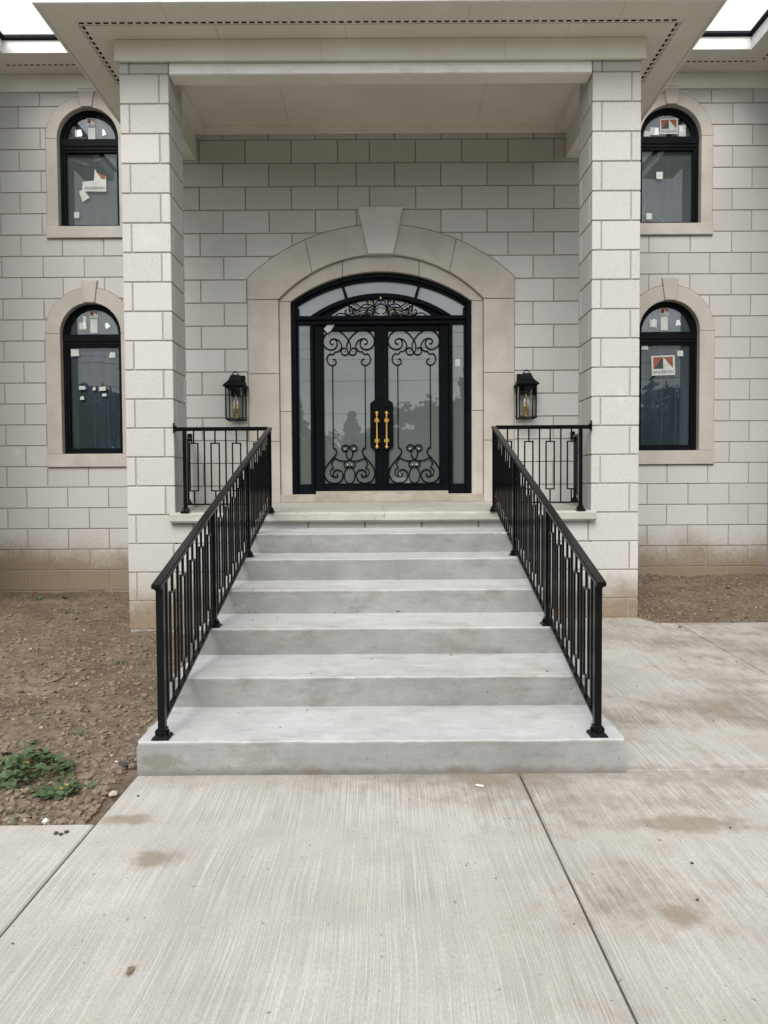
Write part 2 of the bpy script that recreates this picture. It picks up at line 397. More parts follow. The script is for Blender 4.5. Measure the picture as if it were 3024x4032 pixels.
M['stone'] = mk_simple('field_stone', (.26, .21, .16), (.42, .36, .30), 14, .9, .4, 50, .2)
M['darkstone'] = mk_simple('dark_stone', (.035, .033, .032), (.07, .066, .06), 14, .85, .4, 50, .2)
M['palestone'] = mk_simple('pale_stone', (.50, .48, .46), (.62, .60, .57), 14, .8, .2, 50, .2)
M['grass'] = mk_simple('lawn', (.035, .055, .018), (.075, .095, .035), 3, .95, .4, 40, .1)
M['shingle'] = mk_simple('shingle', (.018, .018, .019), (.04, .04, .042), 40, .9, .5, 80, .2)
M['frost'] = mk_glass_front('frosted_glass', (.098, .112, .108), .062)
M['transom'] = mk_glass_front('transom_glass', (.16, .18, .195), .08)
M['pane'] = mk_glass_clear('window_glass', .035)
M['clear'] = mk_glass_clear('lantern_glass', .0, (.97, .98, .98))
def mk_film(nm, c0, c1, c2):
    t = Mt(nm); p = t.pos(); a = t.noise(t.pos((3, 1, .5)), 2.2, 4); b = t.noise(p, 1.2, 3)
    c = t.mix(t.rng(a, .35, .7), c0, c1); c = t.mix(t.rng(b, .45, .7, 0, .6), c, c2)
    return t.bsdf(c, .5, None, .3)
M['film'] = mk_film('blue_film', (.030, .050, .066), (.060, .092, .120), (.05, .062, .066)); M['filmup'] = mk_film('grey_film', (.085, .098, .105), (.115, .130, .138), (.10, .112, .115))
M['filmline'] = mk_simple('film_edge', (.14, .17, .19), (.20, .235, .25), 10, .5)
M['paper'] = mk_simple('paper', (.40, .43, .40), (.50, .52, .48), 9, .8)
M['foil'] = mk_simple('foil', (.45, .46, .47), (.8, .8, .8), 60, .35, metal=.4)
M['lred'] = mk_simple('sticker_red', (.20, .062, .040), (.25, .08, .05), 9, .7)
M['ldark'] = mk_simple('sticker_dark', (.035, .042, .045), (.05, .056, .058), 9, .7)
M['tape'] = mk_simple('torn_tape', (.30, .30, .31), (.42, .42, .43), 20, .6)
M['bluetape'] = mk_simple('blue_tape', (.10, .22, .40), (.14, .28, .48), 20, .6)
M['leaf'] = mk_simple('weed_leaf', (.040, .072, .030), (.080, .115, .050), 30, .6, spec=.3)
M['leafy'] = mk_simple('yellow_leaf', (.20, .20, .03), (.28, .27, .05), 30, .6)
M['stalk'] = mk_simple('weed_stalk', (.06, .09, .03), (.10, .12, .045), 30, .7)
M['dry'] = mk_simple('dry_stalk', (.13, .095, .06), (.21, .16, .10), 30, .9)
M['crownA'] = mk_simple('tree_leaf_a', (.030, .055, .018), (.065, .095, .032), 2, .8)
M['crownB'] = mk_simple('tree_leaf_b', (.018, .036, .016), (.040, .062, .026), 2, .8)
M['bark'] = mk_simple('bark', (.06, .045, .032), (.11, .085, .06), 9, .95, .5, 20)
M['wire'] = mk_simple('wire', (.02, .02, .02), (.03, .03, .03), 9, .7)
M['crack'] = mk_simple('crack', (.05, .045, .038), (.08, .07, .06), 30, .95)

# ------------------------------------------------------------------ measured layout (metres)
CH = .3048                                   # block course
YP, YB, YO = 7.509, 9.55, 10.436             # pier front, entrance wall, side walls
PX0, PX1 = 2.200, 2.705                      # pier inner / outer face
RISE = 1.25/7; STEPY = [3.655+.585*i for i in range(6)]
XR = 1.165                                   # stair railing offset (mean); the right one stands a little closer in
XRS = {-1: (1.176, .0035), 1: (1.131, .0105)}      # offset at the foot, splay per metre
JT = .0065                                   # half a mortar joint

def walk_z(x, y):                            # the walk rises towards the right-hand pier
    if x > 1.2 and y > 3.72: return .10*min(max((y-3.72)/3.78, 0), 1.1)
    return 0.

# ------------------------------------------------------------------ ground and soil
mb = MB(); mb.add([(-400, -400, -.16), (400, -400, -.16), (400, 400, -.16), (-400, 400, -.16)], [(0, 1, 2, 3)])
tag(mb.build('ground', M['grass'], recalc=False), kind='structure')
def soil_z(x, y, right=False):
    z = mnoise.fractal(Vector((x*1.3, y*1.3, 3.3)), 1., 2., 3)*.05 + mnoise.fractal(Vector((x*9, y*9, 1.1)), .8, 2., 4)*.016
    if right:
        z += .065+.10*min(max((y-7.1)/3.2, 0), 1)
    else:
        z += -.03*min(max((y-3.2)/1.5, 0), 1)-.012+.02*min(max((y-8.5)/2, 0), 1)
    return z
def soil_sheet(name, x0, x1, y0, y1, step, right):
    nx = int((x1-x0)/step); ny = int((y1-y0)/step); vs_ = []; fs = []
    for j in range(ny+1):
        for i in range(nx+1):
            x = x0+(x1-x0)*i/nx; y = y0+(y1-y0)*j/ny; z = soil_z(x, y, right)
            if not right and x > -1.42: z -= .02*(x+1.42)/.12
            if right and y < 7.30: z -= .05*(7.30-y)/.15
            vs_.append((x, y, z))
    for j in range(ny):
        for i in range(nx):
            a = j*(nx+1)+i; fs.append((a, a+1, a+nx+2, a+nx+1))
    b = MB(); b.v = vs_; b.f = fs; b.mi = [0]*len(fs)
    return tag(b.build(name, M['soil'], smooth=True, recalc=False), kind='structure')
soil_sheet('soil', -7.5, -1.298, 3.125, 10.6, .03, False)
soil_sheet('soil', 2.60, 7.5, 7.225, 10.6, .03, True)
_ico = bmesh.new(); bmesh.ops.create_icosphere(_ico, subdivisions=1, radius=1.0)
ICO_V = [v.co.copy() for v in _ico.verts]; ICO_F = [tuple(v.index for v in f.verts) for f in _ico.faces]; _ico.free()
def lump(b, c, r, sq=.65, jit=.35):
    R_ = Matrix.Rotation(random.uniform(0, 6.28), 3, 'Z') @ Matrix.Rotation(random.uniform(-.4, .4), 3, 'X')
    sx, sy = random.uniform(.75, 1.3), random.uniform(.75, 1.2)
    b.add([Vector(c)+R_ @ Vector((v.x*r*sx, v.y*r*sy, v.z*r*sq))*(1+random.uniform(-jit, jit)) for v in ICO_V], ICO_F)
def clods(name, n, xf, right, rmax=.024):
    b = MB()
    for _ in range(n):
        x, y = xf(); r = .0035+rmax*random.random()**7
        lump(b, (x, y, soil_z(x, y, right)+r*.2), r)
    return b.build(name, M['clod'], recalc=False)
def xl():
    while True:
        y = 3.16+7.2*random.random()**1.4; x = random.uniform(-.57*y-.15, -1.36)
        if not (y > 7.4 and x > -2.75): return x, y
o = clods('soil_clods', 11000, xl, False); tag(o, 'crumbs and clods of brown earth over the bare soil on the left', 'soil clods', kind='stuff')
def xr_():
    y = random.uniform(7.26, 10.38); return random.uniform(2.72, 5.9), y
o = clods('soil_clods', 4500, xr_, True, .03); tag(o, 'dark crumbly clods of soil below the right-hand windows', 'soil clods', kind='stuff')
b = MB()
for _ in range(260):
    x, y = xl(); r = .004+.012*random.random()**4; lump(b, (x, y, soil_z(x, y)+r*.35), r)
tag(b.build('pebbles', M['stone'], recalc=False), 'pale pebbles strewn over the bare soil', 'pebbles', kind='stuff')

# ------------------------------------------------------------------ walkway of broomed concrete slabs
walkway = tag(node('walkway', None), kind='structure')
def slab(poly, zf=None, h=.12, g=.004):
    poly = inset(poly, g); n = len(poly); ins = inset(poly, .006)
    # subdivided top is not needed: each slab is plane
    zz = zf or (lambda x, y: 0.)
    vs_ = [(x, y, zz(x, y)) for x, y in ins]+[(x, y, zz(x, y)-.006) for x, y in poly]+[(x, y, zz(x, y)-h) for x, y in poly]
    fs = [tuple(range(n))]
    for r in range(2):
        for i in range(n): fs.append((r*n+i, (r+1)*n+i, (r+1)*n+(i+1) % n, r*n+(i+1) % n))
    fs.append(tuple(2*n+i for i in reversed(range(n))))
    return MB().add(vs_, fs).build('concrete_slab', M['walk'], walkway)
XJL, XJR, XJE = -1.297, .706, 2.955
slab([(XJL, -6), (XJR, -6), (XJR, 3.70), (XJL, 3.70)])
slab([(-9, -6), (XJL, -6), (XJL, 3.135), (-9, 3.045)])
slab([(XJR, -6), (9, -6), (9, 3.755), (XJR, 3.69)])
zr = lambda x, y: .10*(y-3.72)/3.78
slab([(1.22, 3.695), (XJE-.05, 3.715), (XJE+.04, 7.235), (2.80, 7.235), (2.70, 7.50), (1.22, 7.50)], zr, .3)
slab([(XJE-.05, 3.715), (9, 3.76), (9, 7.235), (XJE+.04, 7.235)], zr, .3)
# filler in the joints
for xa, xb, ya, yb in ((XJL-.02, XJL+.02, -6, 3.10), (XJR-.02, XJR+.02, -6, 3.66), (1.3, 9, 3.67, 3.78)):
    MB().box(xa, xb, ya, yb, -.15, -.03).build('joint_filler', M['darkstone'], walkway)

# ------------------------------------------------------------------ the house
house = thing('house', (0, YB, 0), 'pale grey stone-block house with tall entrance portico and arched black windows', 'house')

def arch_open(cx, half, spring, sb, R=None):
    if R is None: top = lambda x: spring+math.sqrt(max(half*half-(x-cx)**2, 0))
    else:
        cz = spring-math.sqrt(R*R-half*half); top = lambda x: cz+math.sqrt(max(R*R-(x-cx)**2, 0))
    return dict(cx=cx, W=half, top=top, sb=sb)
def cut(x0, x1, z0, z1, op):
    """outlines of the rectangle less the opening"""
    if op is None or x1 <= op['cx']-op['W'] or x0 >= op['cx']+op['W'] or z1 <= op['sb']+.014: return None
    xs = [x0, x1]; e = 1e-4
    for s in (-1, 1):
        xw = op['cx']+s*op['W']
        for q in (xw-e, xw+e):
            if x0 < q < x1: xs.append(q)
    a, b = max(x0, op['cx']-op['W']), min(x1, op['cx']+op['W'])
    xs += [a+(b-a)*i/14 for i in range(1, 14)]
    xs = sorted(set(xs)); rows = []; touched = False
    for x in xs:
        lo, hi = z0, z1
        if abs(x-op['cx']) <= op['W']:
            t = op['top'](x)
            if z0 < op['sb'] < z1: hi = min(hi, op['sb'])
            else: lo = max(lo, t)
            if lo > z0+1e-6 or hi < z1-1e-6: touched = True
        rows.append((x, lo, hi))
    if not touched: return None
    polys = []; run = []
    for r in rows+[(0, 1, 0)]:
        if r[2]-r[1] > .004: run.append(r)
        else:
            if len(run) > 1 and run[-1][0]-run[0][0] > .012:
                pl = [(x, lo) for x, lo, hi in run]+[(x, hi) for x, lo, hi in reversed(run)]
                cl_ = [pl[0]]
                for i in range(1, len(pl)):
                    p, q = cl_[-1], pl[i]
                    if abs(p[0]-q[0])+abs(p[1]-q[1]) > 5e-4: cl_.append(q)
                # drop collinear points
                res = []
                for i in range(len(cl_)):
                    (ax, az), (bx, bz), (cx_, cz_) = cl_[i-1], cl_[i], cl_[(i+1) % len(cl_)]
                    if abs((bx-ax)*(cz_-bz)-(bz-az)*(cx_-bx)) > 1e-7: res.append((bx, bz))
                polys.append(res)
            run = []
    return polys
_bm_cache = {}
def block_mesh(wd, hd, dp, c=.0045):
    k = (round(wd, 3), round(hd, 3), round(dp, 3))
    if k not in _bm_cache:
        _bm_cache[k] = MB().cbox(-wd/2, wd/2, 0, dp, -hd/2, hd/2, c).mesh('block', M['block'])
    return _bm_cache[k]
def wall_blocks(parent, name, y, x0, x1, courses, joints, ops, ztop, zbot=-1., dp=.09):
    for k in courses:
        za, zb = max(k*CH+JT, zbot), min((k+1)*CH-JT, ztop)
        if zb-za < .02: continue
        js = [x0-JT]+[j for j in joints(k) if x0+.03 < j < x1-.03]+[x1+JT]
        for a, b_ in zip(js[:-1], js[1:]):
            a += JT; b_ -= JT
            polys = None
            for op in ops:
                polys = cut(a, b_, za, zb, op)
                if polys is not None: break
            dy = random.uniform(-.0015, .0015)
            if polys is None:
                place(name, block_mesh(b_-a, zb-za, dp), parent, Matrix.Translation(((a+b_)/2, y+dy, (za+zb)/2)))
            else:
                for p in polys:
                    if len(p) >= 3: MB().prism(p, y+dy, y+dp, .0045).build(name, M['block'], parent)
def backing(b, y0, y1, x0, x1, z0, z1, op):
    cx, W, sb = op['cx'], op['W'], max(op['sb'], z0)
    if sb > z0: b.box(x0, x1, y0, y1, z0, sb)
    b.box(x0, cx-W, y0, y1, sb, z1); b.box(cx+W, x1, y0, y1, sb, z1)
    xs = [cx-W+2*W*i/24 for i in range(25)]
    b.prism([(x, op['top'](x)) for x in xs]+[(cx+W, z1), (cx-W, z1)], y0, y1)

# --- entrance wall
DC = -.012                                   # door centre
wall_c = MB(); op_door_in = arch_open(DC, 1.375, 4.01, -1, 1.90)
backing(wall_c, YB+.014, YB+.26, -2.75, 2.75, 0.02, 6.42, op_door_in)
wall_c = wall_c.build('wall', M['mortar'], house)
A_ = [-2.41, -1.80, -1.19, -.575, -.154, .457, 1.069, 1.68, 2.29]; B_ = [-2.71, -2.10, -1.49, -.875, -.33, .178, .79, 1.404, 2.015, 2.63]
op_sur = arch_open(DC, 1.782, 4.295, -1, 2.62)
wall_blocks(wall_c, 'block', YB, -2.76, 2.76, range(4, 21), lambda k: A_ if k % 2 else B_, [op_sur], 6.30, 1.29)
# side returns of the entrance bay
for s in (-1, 1):
    rt = MB().box(min(s*2.66, s*2.75), max(s*2.66, s*2.75), YB+.27, YO+.02, 0, 7.0).build('return_wall', M['mortar'], house)
    for k in range(23):
        place('block', block_mesh(YO-YB-.02, CH-2*JT, .02), rt, Matrix.Translation((s*2.752, (YO+YB)/2+.005, (k+.5)*CH)) @ Matrix.Rotation(s*PI/2, 4, 'Z'))
# --- side walls
WIN = [  # centre x, half opening, spring z, sill top z, surround band, sill height, side, storey
    dict(cx=-4.235, sp=6.555, st=5.30, band=.165, sh=.17, s=-1, up=True), dict(cx=-4.25, sp=3.765, st=2.015, band=.215, sh=.195, s=-1, up=False),
    dict(cx=4.19, sp=6.548, st=5.297, band=.165, sh=.168, s=1, up=True), dict(cx=4.19, sp=3.755, st=2.015, band=.215, sh=.205, s=1, up=False)]
WH = .443
for s in (-1, 1):
    mbw = MB(); ops = []
    for wd in WIN:
        if wd['s'] != s: continue
        za, zb = (4.80, 7.5) if wd['up'] else (-.2, 4.80)
        xa, xb = (-7.4, -2.66) if s < 0 else (2.66, 7.4)
        backing(mbw, YO+.011, YO+.25, xa, xb, za, zb, arch_open(wd['cx'], WH+.01, wd['sp'], wd['st']-.02))
        ops.append(arch_open(wd['cx'], WH+wd['band']+.005, wd['sp'], wd['st']-wd['sh']-.004))
    wl = mbw.build('wall', M['mortar'], house)
    if s < 0: jf = lambda k: [-7.32+.6*i+(0 if k % 2 else .287) for i in range(0, 9)]
    else: jf = lambda k: [2.97+.6008*i+(0 if k % 2 else .313) for i in range(-1, 8)]
    xa, xb = (-5.95, -2.76) if s < 0 else (2.76, 5.95)
    zb = -.08
    wall_blocks(wl, 'block', YO, xa, xb, range(-1, 24), jf, ops, 7.26, zb)

# --- window surrounds and windows
def ring_piece(b, cx, cz, r0, r1, a0, a1, yf, yb, n=12, c=.004):
    b.prism(arc(cx, cz, r1, a0, a1, n)+arc(cx, cz, r0, a1, a0, n), yf, yb, c); return b
def text_mesh_into(b, body, width, x, y, z, rot, mi):
    cu = bpy.data.curves.new('lettering', 'FONT'); cu.body = body; cu.size = 1.; cu.align_x = 'CENTER'; cu.space_character = 1.12; cu.offset = .012; cu.resolution_u = 2
    ob = bpy.data.objects.new('lettering', cu); COL.objects.link(ob); bpy.context.view_layer.update()
    me = bpy.data.meshes.new_from_object(ob)
    xs = [v.co.x for v in me.vertices]; wd = max(xs)-min(xs); sc = width/wd
    ca, sa = math.cos(rot), math.sin(rot); b.cur = mi
    pts = []
    for v in me.vertices:
        u, t = v.co.x*sc, v.co.y*sc*1.05; pts.append((x+u*ca-t*sa, y, z+u*sa+t*ca))
    b.add(pts, [tuple(p.vertices) for p in me.polygons]); b.cur = 0
    bpy.data.objects.remove(ob); bpy.data.curves.remove(cu); bpy.data.meshes.remove(me)
def sticker_logo(parent, x, y, z, s, rot=0., text=True, torn=False, faded=False):
    """white square label, red-and-dark peak above the maker's word"""
    b = MB(); ca, sa = math.cos(rot), math.sin(rot)
    def q(pts, yy, mi):
        b.cur = mi; b.add([(x+(u*ca-t*sa)*s, yy, z+(u*sa+t*ca)*s) for u, t in pts], [tuple(range(len(pts)))]); b.cur = 0
    if torn:
        q([(-.52, -.42), (.5, -.42), (.5, .06), (.48, .25), (.36, .12), (.30, .10), (.02, .52), (-.02, .03), (-.5, -.02)], y, 0)
        q([(.05, .42), (.46, .22), (.46, .08), (.30, .12)], y-.0008, 1)
    else:
        q([(-.5, -.42), (.5, -.42), (.5, .42), (-.5, .42)], y, 0)
        q([(-.42, .36), (-.42, -.14), (0, .36)], y-.0008, 1); q([(-.42, -.14), (0, -.14), (0, .36)], y-.0008, 2)
        q([(0, .36), (.42, -.14), (.42, .36)], y-.0008, 1)
    if text: text_mesh_into(b, 'ANDERSEN', .86*s, x+(.0*ca+.33*sa)*s, y-.0008, z+(.0*sa-.335*ca)*s, rot, 3)
    return b.build('sticker', [M['paper'], M['lred'], M['ldark'], M['ldark']], parent, recalc=False)
def paper(parent, x, y, z, wd, hd, rot=0., mat='paper', skew=0., name='sticker'):
    ca, sa = math.cos(rot), math.sin(rot)
    pts = [(-wd/2, -hd/2), (wd/2+skew*.4, -hd/2+skew*.2), (wd/2-skew*.3, hd/2), (-wd/2+skew, hd/2-skew*.2)]
    b = MB()
    b.add([(x+u*ca-t*sa, y+i*.0004, z+u*sa+t*ca) for i, (u, t) in enumerate(pts)], [(0, 1, 2, 3)])
    return b.build(name, M[mat], parent, recalc=False)
for wd in WIN:
    cx, sp, st, bd, sh, up = wd['cx'], wd['sp'], wd['st'], wd['band'], wd['sh'], wd['up']
    sr = node('window_surround', house); yf = YO-.010; yb = YO+.20
    ro = WH+bd; ka = math.asin(.077/ro)*1.0
    for sx in (-1, 1):
        xa, xb = sorted((cx+sx*WH, cx+sx*ro))
        MB().prism([(xa, st), (xb, st), (xb, sp-.003), (xa, sp-.003)], yf, yb, .005).build('jamb_stone', M['lime'], sr)
        a0, a1 = (PI/2+ka, PI) if sx < 0 else (0, PI/2-ka)
        ring_piece(MB(), cx, sp, WH, ro, a0, a1, yf, yb, 14, .005).build('arch_stone', M['lime'], sr)
    kt = sp+ro+(.10 if not up else .085); kb = sp+WH-.004
    MB().prism([(cx-.077, kb), (cx+.077, kb), (cx+.121, kt), (cx-.121, kt)], yf-.028, yb, .005).build('keystone', M['lime'], sr)
    MB().cbox(cx-ro-.003, cx+ro+.003, yf-.030, yb, st-sh, st-.003, .006).build('sill', M['lime'], sr)
    # window unit
    wn_ = node('window', house); y0 = YO+.085
    g0, gt = .375 if up else .367, .085
    zt = sp-.155 if up else sp-.185           # top of lower glass
    zb = st+.06 if up else st+.085
    hz = sp+.035 if up else sp+.004           # bottom of half-round glass
    RG = WH-.075
    fb = MB()
    ring_piece(fb, cx, sp, RG+.03, WH+.004, 0, PI, y0, y0+.11, 24, .006)
    ring_piece(fb, cx, sp, RG, RG+.031, 0, PI, y0+.018, y0+.1, 24, .004)
    fb.build('arch_frame', M['winframe'], wn_)
    fb = MB(); zmid = (zt+hz)/2
    fb.cbox(cx-WH-.003, cx+WH+.003, y0-.004, y0+.11, zmid-.012, hz, .006)
    fb.cbox(cx-WH-.003, cx+WH+.003, y0+.006, y0+.11, zt+.035, zmid-.014, .005)
    fb.build('transom_bar', M['winframe'], wn_)
    fb = MB()
    for sx in (-1, 1):
        xa, xb = sorted((cx+sx*(g0+.032), cx+sx*(WH+.004))); fb.cbox(xa, xb, y0, y0+.11, st+.001, sp-.002, .005)
        xa, xb = sorted((cx+sx*g0, cx+sx*(g0+.031))); fb.cbox(xa, xb, y0+.016, y0+.1, zb-.03, zt+.03, .004)
    fb.cbox(cx-g0-.031, cx+g0+.031, y0+.002, y0+.11, st+.001, zb-.032, .005)
    fb.cbox(cx-g0-.031, cx+g0+.031, y0+.017, y0+.1, zb-.031, zb, .004)
    fb.cbox(cx-g0-.031, cx+g0+.031, y0+.017, y0+.1, zt, zt+.034, .004)
    fb.build('sash_frame', M['winframe'], wn_)
    yg = y0+.045
    MB().add([(cx-g0-.01, yg, zb-.01), (cx+g0+.01, yg, zb-.01), (cx+g0+.01, yg, zt+.01), (cx-g0-.01, yg, zt+.01)], [(0, 1, 2, 3)]).build('pane', M['pane'], wn_, recalc=False)
    xh = math.sqrt(RG**2-(hz-sp)**2); a0 = math.asin((hz-sp)/RG)
    MB().prism(arc(cx, sp, RG+.008, a0, PI-a0, 24), yg, yg+.006).build('pane', M['pane'], wn_)
    # protective film hung behind the glass
    fb = MB(); ff = yg+.05
    fb.add([(cx-g0-.03, ff, zb-.04), (cx+g0+.03, ff, zb-.04), (cx+g0+.03, ff, sp+RG+.02), (cx-g0-.03, ff, sp+RG+.02)], [(0, 1, 2, 3)])
    fb.build('film', M['filmup' if up else 'film'], wn_, recalc=False)
    fb = MB()
    for u in ((-.04, .17) if not up else (.03,)):
        fb.box(cx+u, cx+u+.005, ff-.004, ff-.002, zb, zt)
    fb.build('film_edge', M['filmline'], wn_)
    ys = yg-.002
    if wd['s'] < 0 and up:
        sticker_logo(wn_, cx+.0, ys, sp+.30, .125); paper(wn_, cx+.01, ys, sp+.115, .105, .20)
        paper(wn_, cx-.185, ys, sp+.135, .10, .10, -.05); paper(wn_, cx-.175, ys-.003, sp+.14, .075, .095, .2, 'foil', .02); paper(wn_, cx+.18, ys, sp+.15, .045, .09, .2, 'foil', .02)
        sticker_logo(wn_, cx+.035, ys, st+.70, .345, -.01, torn=True); paper(wn_, cx-.135, ys, st+.50, .11, .16, .5, skew=.03)
        paper(wn_, cx-.235, ys, st+.215, .075, .085); paper(wn_, cx-.20, ff-.006, st+1.0, .30, .045, -.35, 'filmline', .03); paper(wn_, cx+.16, ff-.006, st+1.05, .36, .03, .22, 'filmline', .02)
    elif wd['s'] < 0:
        sticker_logo(wn_, cx+.0, ys, sp+.305, .125); paper(wn_, cx+.0, ys, sp+.135, .105, .20)
        paper(wn_, cx-.165, ys, sp+.135, .105, .10, -.05); paper(wn_, cx-.14, ys-.003, sp+.15, .04, .10, .25, 'foil', .01); paper(wn_, cx+.19, ys, sp+.14, .07, .08, .5, 'foil', .02)
        paper(wn_, cx-.135, ys, sp+.23, .05, .10)
        for u, v, a, c_ in ((-.29, 1.50, .12, .11), (.26, 1.46, .09, .08), (-.195, .98, .095, .055), (-.02, .97, .045, .055), (.105, .965, .10, .06), (.13, .875, .065, .045), (-.20, .83, .06, .055)):
            paper(wn_, cx+u, ys, st+v, a, c_, random.uniform(-.06, .06), skew=random.uniform(0, .02))
        for u, v, a in ((-.28, .5, 1.2), (.02, .80, .4), (-.1, .2, 1.0), (.25, .3, 1.8), (.3, 1.2, .9)): paper(wn_, cx+u, ff-.006, st+v, .10, .006, a, 'filmline')
    elif up:
        sticker_logo(wn_, cx+.02, ys, sp+.20, .265, .02); paper(wn_, cx-.19, ys, sp+.13, .13, .11, -.04); paper(wn_, cx-.165, ys-.003, sp+.125, .07, .10, .1, 'foil', .02)
        paper(wn_, cx+.215, ys, sp+.11, .105, .21, .03); paper(wn_, cx+.20, ys-.003, sp+.155, .05, .08, .1, 'foil', .02); paper(wn_, cx-.30, ys, sp+.085, .09, .10)
        paper(wn_, cx-.11, ys, st+.745, .095, .10); paper(wn_, cx-.26, ys, st+.155, .08, .09)
        for u, v, wd_, a in ((-.25, .88, .40, .75), (-.05, .12, .18, -.55), (.05, .011, .22, -.75), (-.1, .07, .2, .35), (-.31, .3, .22, 1.3)): paper(wn_, cx+u, ff-.006, st+v, wd_, .022, a, 'filmline', .012)
    else:
        sticker_logo(wn_, cx-.025, ys, sp+.305, .125); paper(wn_, cx-.025, ys, sp+.135, .105, .20)
        paper(wn_, cx-.185, ys, sp+.135, .105, .11, -.05); paper(wn_, cx-.18, ys-.003, sp+.15, .04, .10, -.1, 'foil', .01); paper(wn_, cx+.175, ys, sp+.145, .075, .085, .1, 'foil', .02)
        sticker_logo(wn_, cx-.035, ys, st+1.26, .345, .035); paper(wn_, cx-.31, ys, st+1.545, .10, .10); paper(wn_, cx+.215, ys, st+1.435, .085, .08)
        for u, v, a in ((-.2, .9, .15), (.0, .78, .35), (-.1, .68, .3)): paper(wn_, cx+u, ff-.006, st+v, .20, .006, a, 'filmline')

# --- door surround (outer band proud, inner band set back)
ds = node('door_surround', house)
XO, XI, XD = 1.776, 1.368, 1.215
RO_, CZO = 2.614, 4.985-2.614; RI, CZI = 1.89, 4.595-1.89
yf, yb = YB-.012, YB+.22
def az(cz, r, x): return cz+math.sqrt(r*r-x*x)
FZ = 1.30
for s in (-1, 1):
    for za, zb in ((FZ, 2.118), (2.124, 3.018), (3.024, 3.998)):
        xa, xb = sorted((DC+s*XI, DC+s*XO)); MB().prism([(xa, za), (xb, za), (xb, zb), (xa, zb)], yf, yb, .005).build('jamb_stone', M['lime'], ds)
    # corner stone and voussoir; the joint runs from x=1.00 outside to .905 inside
    def P(lst): return [(DC+s*x, z) for x, z in lst]
    XA, XB = 1.005, .918
    outer = [(XO-(XO-XA)*i/8, az(CZO, RO_, XO-(XO-XA)*i/8)) for i in range(9)]
    inner = [(XB+(XI-XB)*i/8, max(az(CZI, RI, XB+(XI-XB)*i/8), 4.004)) for i in range(9)]
    MB().prism(P([(XO, 4.004)]+outer+inner), yf, yb, .005).build('corner_stone', M['lime'], ds)
    XK0, XK1 = .245, .16
    outer = [(XA-.006-(XA-.006-XK0)*i/8, az(CZO, RO_, XA-.006-(XA-.006-XK0)*i/8)) for i in range(9)]
    inner = [(XK1+(XB-.006-XK1)*i/8, az(CZI, RI, XK1+(XB-.006-XK1)*i/8)) for i in range(9)]
    MB().prism(P(outer+inner), yf, yb, .005).build('arch_stone', M['lime'], ds)
    # inner band
    yi = YB+.045
    for za, zb in ((FZ, 2.52), (2.526, 3.985)):
        xa, xb = sorted((DC+s*XD, DC+s*(XI-.004))); MB().prism([(xa, za), (xb, za), (xb, zb), (xa, zb)], yi, YB+.28, .004).build('inner_jamb_stone', M['lime'], ds)
RD = 2.06; CZD = 4.385-RD
def band(x0, x1, n=16):
    o_ = [(x0+(x1-x0)*i/n) for i in range(n+1)]
    return [(DC+x, max(az(CZD, RD, x), 3.991)) for x in o_]+[(DC+x, az(CZI, RI, x)-.005) for x in reversed(o_)]
for x0, x1 in ((-XI+.004, -.515), (-.509, .509), (.515, XI-.004)):
    MB().prism(band(x0, x1), YB+.045, YB+.28, .004).build('inner_arch_stone', M['lime'], ds)
MB().prism([(DC-.164, 4.588), (DC+.164, 4.588), (DC+.303, 5.200), (DC-.303, 5.200)], YB-.055, YB+.2, .006).build('keystone', M['palelime'], ds)
MB().cbox(DC-XI+.002, DC+XI-.002, YB-.02, YB+.35, 1.300, 1.408, .006).build('threshold', M['sillstone'], ds)

# --- entrance door
door = node('entrance_door', house)
yd = YB+.13
XF = 1.208; XG = 1.145
RDF = 2.065; CZF = 4.375-RDF                  # outer frame arch
def hs(b_, x0, x1, zl, zh, yf_, yb_, n=40): return b_.hstrip([DC+x0+(x1-x0)*i/n for i in range(n+1)], lambda x: zl(x-DC), lambda x: zh(x-DC), yf_, yb_)
def strip(x0, x1, zl, zh, n=24): xs = [x0+(x1-x0)*i/n for i in range(n+1)]; return [(DC+x, zl(x)) for x in xs]+[(DC+x, zh(x)) for x in reversed(xs)]
fo = lambda x: az(CZF, RDF, x)
RA = 2.10; CZA = 4.292-RA; fi = lambda x: az(CZA, RA, x)          # glass edge of outer transom
RB2 = 1.66; CZB = 4.113-RB2; gb = lambda x: az(CZB, RB2, x)       # inner fan outer edge
RC = 1.15; CZC = 4.062-RC; gi = lambda x: az(CZC, RC, x) if abs(x) < 1.149 else CZC
b = MB()
hs(b, -XF, XF, lambda x: max(fi(x)+.028, 3.81), lambda x: fo(x), yd-.03, yd+.12)
for s in (-1, 1):
    xa, xb = sorted((DC+s*XG, DC+s*XF)); b.prism([(xa, 1.412), (xb, 1.412), (xb, fo(XF)-.02), (xa, fo(XF)-.02)], yd-.031, yd+.119, .008)
    xa, xb = sorted((DC+s*(XG-.032), DC+s*(XG-.001))); b.cbox(xa, xb, yd-.005, yd+.11, 3.815, 3.93, .004)
b.build('door_frame', M['door'], door)
b = MB(); hs(b, -1.13, 1.13, lambda x: fi(x), lambda x: fi(x)+.027, yd+.005, yd+.11); b.build('frame_moulding', M['door'], door)
b = MB(); b.cbox(DC-XG, DC+XG, yd-.022, yd+.10, 3.762, 3.814, .006); b.cbox(DC-XG, DC+XG, yd+.01, yd+.10, 3.705, 3.761, .004); b.build('transom_bar', M['door'], door)
b = MB(); hs(b, -.945, .945, lambda x: max(gb(x)-.055, 3.8145), lambda x: gb(x), yd-.02, yd+.08); b.build('fan_arch', M['door'], door)
